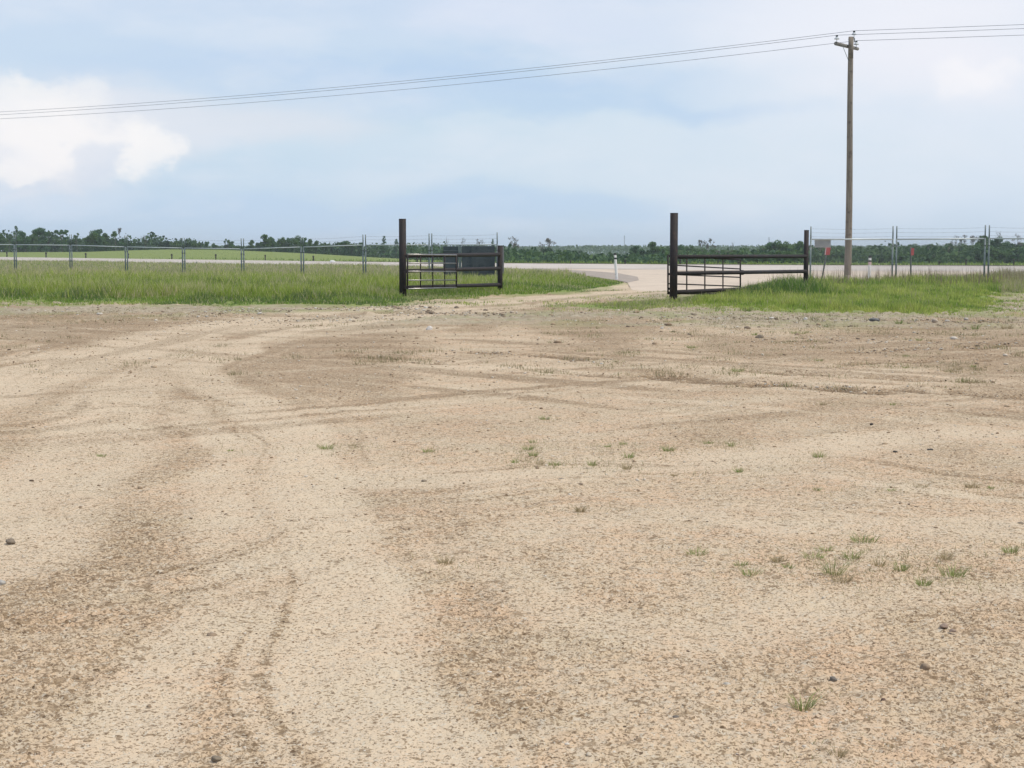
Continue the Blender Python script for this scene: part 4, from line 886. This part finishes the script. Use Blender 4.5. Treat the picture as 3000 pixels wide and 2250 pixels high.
def proto(kind, var):
    """unit tree: height 1 (scaled later); returns (trunk mesh, crown mesh or None)"""
    key = (kind, var)
    if key in PROTO: return PROTO[key]
    rnd = random.Random(hash(key) % 1000 if False else sum(map(ord, kind))*7+var*31); b = MB(); tips = []; H = 10.
    if kind == 'round':
        limbs(b, Vector((0, 0, -1)), Vector((rnd.uniform(-.06, .06), rnd.uniform(-.06, .06), 1)).normalized(), 4.2, .22, 3, tips, rnd, .62)
        zc = max(t.z for t in tips); k = 8.6/zc
        b.v = [(x*k, y*k, z*k) for x, y, z in b.v]; tips = [t*k for t in tips]
        cs = [tuple(t) for t in tips]+[(rnd.uniform(-1.7, 1.7), rnd.uniform(-1.7, 1.7), rnd.uniform(1.0, 6)) for _ in range(15)]
        rs = [rnd.uniform(.95, 1.55) for _ in cs]; V, T = leaf_cloud(cs, rs, 3600, .42, *LG['dark' if var % 2 else 'mid'], squash=.75)
    elif kind == 'umbrella':
        b.tube((0, 0, -1), (.3, 0, 7.4), .2, .12, 7); 
        for a in range(7): 
            q = Vector((.3+2.2*math.cos(a*.9), 2.2*math.sin(a*.9), 8.6+.5*math.sin(a*2))); b.tube((.3, 0, rnd.uniform(5, 7.4)), q, .08, .04, 5); tips.append(q)
        cs = [tuple(t) for t in tips]+[(-2.6, 0, 6.2), (-1.6, .5, 6.0), (2.4, .3, 6.6), (0, 0, 9.1), (.9, .3, 4.0), (-1.2, 0, 3.6)]; rs = [.95]*7+[.9, .8, .9, .9, 1.4, 1.4]
        V, T = leaf_cloud(cs, rs, 1900, .45, *LG['dark'], squash=.6)
    elif kind == 'spruce':
        b.tube((0, 0, -1), (0, 0, 9.8), .17, .03, 7); cs = []; rs = []
        for k in range(17):
            z = 2.2+k*.46; R_ = (10.2-z)*.27*rnd.uniform(.65, 1.25)
            for a in range(5):
                th = rnd.uniform(0, 6.28); q = Vector((R_*math.cos(th), R_*math.sin(th), z-.15)); b.tube((0, 0, z), q, .035, .015, 4, False); cs.append(tuple(q*.75+Vector((0, 0, z*.25)))); rs.append(.28+R_*.2)
        V, T = leaf_cloud(cs, rs, 1500, .34, *LG['dark'], squash=.45)
    elif kind in ('bare', 'dead'):
        limbs(b, Vector((0, 0, -1)), Vector((rnd.uniform(-.1, .1), 0, 1)).normalized(), 3.9, .15, 4, tips, rnd, .6 if kind == 'bare' else .38)
        zc = max(t.z for t in tips); k = 9.8/zc; b.v = [(x*k, y*k, z*k) for x, y, z in b.v]; tips = [t*k for t in tips]
        cs = [tuple(t) for t in tips]; V, T = leaf_cloud(cs, [.5]*len(cs), 420 if kind == 'bare' else 90, .3, *LG['grey'], squash=.8)
    elif kind == 'sparse':
        limbs(b, Vector((0, 0, -1)), Vector((0, 0, 1)), 4.4, .17, 3, tips, rnd, .42); zc = max(t.z for t in tips); k = 9.2/zc
        b.v = [(x*k, y*k, z*k) for x, y, z in b.v]; tips = [t*k for t in tips]
        cs = [tuple(t) for t in tips]; V, T = leaf_cloud(cs, [rnd.uniform(.5, .9) for _ in cs], 800, .38, *LG['mid'])
    else:   # bush: wide dense, down to the ground; bush / hazybush / greybush
        for a in range(6): b.tube((rnd.uniform(-.5, .5), 0, -1), (rnd.uniform(-2.4, 2.4), rnd.uniform(-1.5, 1.5), rnd.uniform(4, 7.5)), .14, .05, 6)
        cs = [(rnd.gauss(0, 2.0), rnd.gauss(0, 1.6), 1.0+7.3*rnd.random()**.8) for _ in range(26)]; cs = [(x*(1.15-z*.06), y, z) for x, y, z in cs]
        rs = [rnd.uniform(.9, 1.7) for _ in cs]; pal = {'bush': 'deep', 'midbush': 'mid', 'lightbush': 'light', 'greybush': 'grey'}[kind]
        V, T = leaf_cloud(cs, rs, 2100, .55, *LG[pal], squash=.85)
    V = V*(1/10.); tm = bpy.data.meshes.new('trunk'); tm.from_pydata([(x*.1, y*.1, z*.1) for x, y, z in b.v], [], b.f); tm.materials.append(M['bark'])
    n = len(V)//4; co_ = npmesh('crown', V, np.arange(n*4), np.full(n, 4), M['leaf'], T); cm = co_.data; bpy.data.objects.remove(co_)
    PROTO[key] = (tm, cm); return PROTO[key]
NAMES = {'round': 'broadleaf_tree', 'umbrella': 'broadleaf_tree', 'spruce': 'spruce_tree', 'bare': 'bare_tree', 'dead': 'dead_tree', 'sparse': 'thin_tree', 'bush': 'bushy_tree', 'midbush': 'bushy_tree', 'lightbush': 'bushy_tree', 'greybush': 'bushy_tree'}
def tree(kind, var, u, vtop, Y, wide, label, group=None, rot=None, vbase=None):
    p = at(u, vtop, Y); g = float(terrain(p.x, Y)) if vbase is None else min(float(terrain(p.x, Y)), at(u, vbase, Y).z)
    h = p.z-g; tm, cm = proto(kind, var)
    t = bpy.data.objects.new(NAMES[kind], None); C.objects.link(t); t.location = (p.x, Y, g); t.scale = (h*wide, h*wide, h); t.rotation_euler = (0, 0, rnd_t.uniform(0, 6.28) if rot is None else rot)
    tag(t, label, 'tree', group)
    for nm, me in (('trunk', tm), ('crown', cm)): o = bpy.data.objects.new(nm, me); C.objects.link(o); o.parent = t
    return t
rnd_t = random.Random(5)
GL = 'trees behind the low green rise on the left'
for a in (
 ('spruce', 0, 47, 659, 470, 1.1, 'tall narrow spruce at the far left, above the leftmost double fence post'), ('round', 0, 5, 682, 480, 1.0, 'leafy tree cut by the left border'), ('round', 1, 74, 671, 480, .9, 'ragged tree just right of the tall spruce'),
 ('sparse', 0, 27, 684, 500, .8, 'thin see-through tree left of the tall spruce'), ('round', 2, 100, 677, 490, .9, 'tree left of the high open crown on the left'), ('round', 3, 122, 662, 475, .95, 'high open-crowned tree in the left group'),
 ('sparse', 1, 142, 678, 480, .9, 'thin tree right of the high open-crowned one'), ('umbrella', 0, 181, 671, 470, 1.0, 'flat-topped umbrella-shaped tree on the left'), ('sparse', 2, 225, 680, 480, .7, 'thin small-crowned tree right of the umbrella-shaped one'),
 ('round', 4, 258, 673, 470, 1.0, 'left half of the biggest round pair of trees'), ('round', 5, 282, 667, 475, 1.05, 'tallest round tree of the left group'), ('round', 6, 308, 680, 480, .9, 'tree right of the tallest round one'),
 ('sparse', 3, 338, 675, 470, 1.0, 'open tree with bare upper twigs before the treeline drops'), ('bare', 0, 350, 668, 480, .5, 'bare twiggy tree top poking above the drop in the treeline'),
 ('round', 1, 360, 692, 480, .9, 'low tree at the foot of the drop in the treeline'), ('dead', 1, 426, 686, 490, .6, 'small dead tree poking out of the low left treeline'),
 ('round', 2, 574, 704, 500, .9, 'low tree left of the gap in the left treeline'), ('round', 3, 602, 705, 500, .9, 'last tree before the gap in the left treeline'), ('round', 4, 634, 710, 500, .8, 'small round tree alone in the gap'),
 ('sparse', 4, 664, 699, 490, 1.0, 'open tree alone in the gap, left one of two stems'), ('round', 5, 678, 704, 495, .9, 'tree standing right against the lone open one'), ('round', 6, 737, 701, 470, 1.0, 'round tree left of the big central clump'),
 ('round', 0, 778, 683, 465, 1.1, 'biggest tree of the clump over the green rise'), ('round', 1, 794, 690, 475, 1.0, 'tree right behind the biggest one of the clump'), ('round', 2, 826, 691, 470, .9, 'second high tree of the clump over the rise'),
 ('round', 3, 845, 693, 470, .8, 'narrow tree in the middle of the clump over the rise'), ('round', 4, 872, 687, 465, 1.0, 'third high tree of the clump over the rise'), ('round', 5, 888, 693, 470, .9, 'tree right of the third high one'),
 ('round', 6, 906, 698, 475, .9, 'sloping tree near the right end of the clump'), ('round', 0, 925, 702, 475, .9, 'round tree at the right end of the clump'), ('round', 2, 954, 707, 480, 1.1, 'wide low tree right of the clump'),
 ('round', 3, 1012, 703, 480, 1.0, 'left of two trees standing over the end of the rise'), ('round', 4, 1030, 703, 480, 1.0, 'right of two trees standing over the end of the rise'), ('round', 5, 1053, 707, 480, .9, 'tree left of the double post near the left gate'),
 ('spruce', 1, 1125, 689, 480, 1.2, 'tall sparse spruce left of the left gate post'), ('spruce', 2, 1161, 698, 480, 1.3, 'spruce right against the left gate post'), ('midbush', 2, 1100, 720, 500, .9, 'low bushy tree between the double post and the tall sparse spruce')):
    tree(*a, group=GL)
# the dense low row under them, up to the rise
for i in range(58):
    u = -60+i*19+rnd_t.uniform(-5, 5)
    if 610 < u < 650 or 690 < u < 722: vt = 718
    else: vt = np.interp(u, [-60, 60, 300, 380, 520, 600, 720, 760, 900, 1060], [692, 690, 688, 700, 702, 712, 716, 706, 706, 714])+rnd_t.uniform(-4, 5)
    tree(rnd_t.choice(('bush', 'midbush', 'bush')), rnd_t.randrange(5), u, vt, rnd_t.uniform(500, 530), .85, 'bushy tree in the dense dark row behind the green rise', 'bushy trees of the dense row behind the rise')
# middle: behind the signs and between the gates
for a in (
 ('lightbush', 0, 1262, 719, 430, 1.2, 'pale green bushy tree left of the dark sign board'), ('lightbush', 1, 1290, 718, 440, 1.2, 'pale green bushy tree behind the dark sign board'), ('midbush', 1, 1215, 722, 470, 1.0, 'green bushy tree right of the left gate post'),
 ('dead', 2, 1352, 695, 520, .45, 'dead spindly tree above the dark sign board'), ('dead', 3, 1312, 690, 560, .3, 'faint dead stem above the left part of the sign board'), ('bare', 1, 1406, 700, 520, .5, 'bare small-topped tree above the right of the sign board'), ('spruce', 3, 1444, 698, 500, .9, 'spruce top above the end of the left fence'),
 ('bare', 2, 1496, 694, 460, .95, 'wispy bare tree just right of the left fence end'), ('bare', 3, 1583, 709, 450, .8, 'smaller bare tree left of the leafy-topped bare one'), ('bare', 4, 1614, 697, 440, .95, 'bare-topped tree above the dark thicket between the gates'),
 ('bush', 0, 1600, 722, 420, 1.2, 'dark thicket under the bare-topped tree'), ('bush', 1, 1655, 729, 400, 1.3, 'left of two dark round bushes by the highway'), ('bush', 2, 1683, 730, 400, 1.1, 'right of two dark round bushes by the highway'),
 ('bush', 3, 1733, 744, 330, 2.3, 'low dark wide bush by the highway'), ('bush', 4, 1493, 725, 440, 1.3, 'dark bushy tree under the wispy bare one'), ('midbush', 3, 1530, 728, 450, 1.3, 'green bushy tree right of the wispy bare one'), ('midbush', 4, 1562, 726, 450, 1.2, 'green bushy tree left of the dark thicket'),
 ('round', 5, 1866, 716, 420, 1.2, 'round green tree right of the leaning marker post'), ('round', 0, 1916, 704, 410, 1.15, 'tall green tree left of the right gate post'), ('bush', 2, 1880, 728, 400, 1.4, 'dark bushy tree under the round green one'), ('midbush', 0, 1945, 718, 420, 1.2, 'green bushy tree touching the right gate post'),
 ('bush', 1, 1840, 745, 350, 1.2, 'small dark bush right of the leaning marker post'), ('bush', 3, 1905, 735, 380, 1.6, 'dark bushy tree below the tall green one'),
 ('round', 1, 1995, 712, 430, .9, 'green tree just right of the right gate post'), ('round', 2, 2023, 714, 440, .9, 'second green tree right of the right gate post'), ('bare', 0, 2060, 703, 430, .8, 'left of two bare crowns over the right gate'), ('bare', 2, 2075, 699, 430, .9, 'right of two bare crowns over the right gate')):
    tree(*a, group='trees beyond the highway in the middle', vbase=772)
GR = 'trees of the wood on the right beyond the highway'
for i in range(96):
    f = i/95; row = i % 3; u = 1975+f*1150+rnd_t.uniform(-8, 8)
    vt = np.interp(u, [1975, 2080, 2150, 2220, 2260, 2300, 2350, 2400, 2450, 2520, 2600, 2700, 2780, 2840, 2880, 2930, 3000, 3150], [722, 722, 724, 718, 710, 704, 707, 712, 712, 716, 715, 710, 708, 706, 696, 698, 702, 698])
    vt += (0, 8, 26)[row]+rnd_t.uniform(-2, 4); Y = (460, 400, 330)[row]+rnd_t.uniform(-15, 15)
    kd = rnd_t.choice((('midbush', 'round', 'lightbush', 'lightbush'), ('bush', 'midbush', 'greybush' if u > 2080 else 'lightbush', 'lightbush'), ('bush', 'midbush', 'bush'))[row])
    tree(kd, rnd_t.randrange(5), u, vt, Y, (1.0, 1.15, 1.6)[row], ('tree of the skyline row of the right-hand wood', 'tree in the middle depth of the right-hand wood', 'low dark bush at the front of the right-hand wood')[row], (GR+', skyline row', GR+', middle depth', GR+', front bushes')[row], vbase=774)
for a in (('round', 3, 2262, 705, 400, 1.0, 'first of the higher rounded crowns in the right-hand wood'), ('round', 4, 2303, 700, 400, 1.2, 'highest rounded crown over the right pipe fence'), ('round', 6, 2345, 703, 400, 1.0, 'rounded crown left of the rusty end post'),
          ('round', 0, 2880, 684, 380, 1.0, 'tallest dark tree behind the right double fence post'), ('round', 5, 2928, 690, 385, 1.1, 'dark tree right of the tallest one at the right fence post'), ('bare', 1, 2812, 688, 430, .7, 'bare crown left of the tallest dark tree'), ('bare', 4, 2848, 690, 430, .7, 'bare crown right against the tallest dark tree'),
          ('dead', 0, 2925, 676, 430, .5, 'dead pointed tree above the right fence'), ('bare', 3, 2985, 686, 420, .8, 'bare crown at the right border'), ('dead', 2, 2145, 708, 460, .4, 'dead tree top over the middle of the right pipe fence')):
    tree(*a, group='single crowns of the right-hand wood', vbase=774)
# far-off woods reading as one mass
def far_woods():
    V = []; T = []
    n = 52000; f = rng.random(n); X = -320+f*1000; Y = 1150+rng.random(n)*500; top = 5.5+.7*(fbm(X*.03, Y*.0+3, 4, 501)-.5)*2+1.6*(fbm(X*.2, Y*.2, 2, 503)-.5)
    z = -4.8+(top+4.8)*(rng.random(n)**.55); pos = np.c_[X, Y, z]
    a = rng.normal(size=(n, 3)); a /= np.linalg.norm(a, axis=1)[:, None]; b = np.cross(a, rng.normal(size=(n, 3))); b /= np.linalg.norm(b, axis=1)[:, None]; s = rng.uniform(.8, 2.2, n)[:, None]
    V = np.stack([pos-a*s*.5-b*s*.3, pos+a*s*.1-b*s*.5, pos+a*s*.6, pos+b*s*.5], 1).reshape(-1, 3)
    T = np.repeat(lerp((.07, .13, .07), (.14, .20, .10), np.clip(rng.normal(.4, .3, n), 0, 1))[:, None, :], 4, 1).reshape(-1, 3)
    tag(npmesh('distant_woods', V, np.arange(n*4), np.full(n, 4), M['leaf'], T), 'far-off hazy woods along the horizon between the gates and beyond', 'woods', kind='stuff')
far_woods()
# low undergrowth closing the foot of the woods
def undergrowth():
    n = 46000; u = rng.uniform(-300, 3200, n); Y = np.where(u < 1180, rng.uniform(505, 540, n), rng.uniform(300, 520, n))*np.where((u > 1180) & (u < 1500), 1.1, 1); X = (u-1500)/F*Y; z0 = terrain(X, Y)
    k = fbm(X*.12, Y*.05, 3, 601) > .36; X, Y, z0, u = X[k], Y[k], z0[k], u[k]; n = len(X)
    H = np.interp(u, [-300, 560, 610, 720, 760, 1100, 1180, 1500, 1750, 2100, 2600, 3200], [7.5, 5.5, 3.5, 3.5, 4.5, 4.5, 3.5, 3.2, 1.6, 2.6, 3.6, 4.0]); z = z0+rng.random(n)*H*(.4+fbm(X*.2, Y*.1, 2, 602)); pos = np.c_[X, Y, z]
    a = rng.normal(size=(n, 3)); a /= np.linalg.norm(a, axis=1)[:, None]; b = np.cross(a, rng.normal(size=(n, 3))); b /= np.linalg.norm(b, axis=1)[:, None]; s = rng.uniform(.4, 1.1, n)[:, None]
    V = np.stack([pos-a*s*.5-b*s*.3, pos+a*s*.1-b*s*.5, pos+a*s*.6, pos+b*s*.5], 1).reshape(-1, 3)
    T = np.repeat(lerp((.035, .08, .04), (.10, .165, .06), np.clip(rng.normal(.35, .3, n), 0, 1))[:, None, :], 4, 1).reshape(-1, 3)
    tag(npmesh('undergrowth', V, np.arange(n*4), np.full(n, 4), M['leaf'], T), 'dark undergrowth closing the foot of the woods beyond the highway', 'undergrowth', kind='stuff')
undergrowth()
# ------------------------------------------------------------------ far lattice towers
def tower(u, vt, Y, wpx, label):
    p = at(u, vt, Y); zt = p.z; g = -5; w0 = wpx*Y/F/2; b = MB(); H = zt-g
    def c(f, i): r = w0*(1-.75*min(f/.75, 1)); a = math.pi/4+i*math.pi/2; return Vector((p.x+r*math.cos(a), Y+r*math.sin(a), g+H*f))
    N_ = 10
    for k in range(N_):
        for i in range(4): b.tube(c(k/N_, i), c((k+1)/N_, i), .16, None, 4, False); b.tube(c(k/N_, i), c((k+1)/N_, (i+1) % 4), .09, None, 4, False); b.tube(c(k/N_, (i+1) % 4), c((k+1)/N_, i), .09, None, 4, False)
    t = thing('lattice_tower', (p.x, Y, g), label, 'tower', 'lattice towers on the horizon'); b.build('mast', M['tower'], t, False)
    m = MB()
    for f in (.78, .88, .97): m.tube((p.x-w0*.9, Y, g+H*f), (p.x+w0*.9, Y, g+H*f), .14, None, 4)
    m.build('crossarm', M['tower'], t, False)
tower(1829.5, 690, 1700, 5, 'faint lattice tower on the horizon above the leaning marker post'); tower(2253, 695, 1700, 6, 'faint lattice tower on the horizon above the right pipe fence')

# ------------------------------------------------------------------ haze
def haze():
    m = bpy.data.materials.new('haze'); m.use_nodes = True; t = m.node_tree
    for n in list(t.nodes): t.nodes.remove(n)
    o = t.nodes.new('ShaderNodeOutputMaterial'); v = t.nodes.new('ShaderNodeVolumePrincipled')
    v.inputs['Color'].default_value = (.90, .955, 1, 1); v.inputs['Density'].default_value = .00022; v.inputs['Anisotropy'].default_value = .3
    t.links.new(v.outputs[0], o.inputs['Volume'])
    b = MB(); b.box((0, 1150, 6.5), (1500, 0, 0), (0, 1500, 0), (0, 0, 14.5)); tag(b.build('haze', m, smoothf=False), kind='stuff')
    return m
HAZE = True
if HAZE: haze()
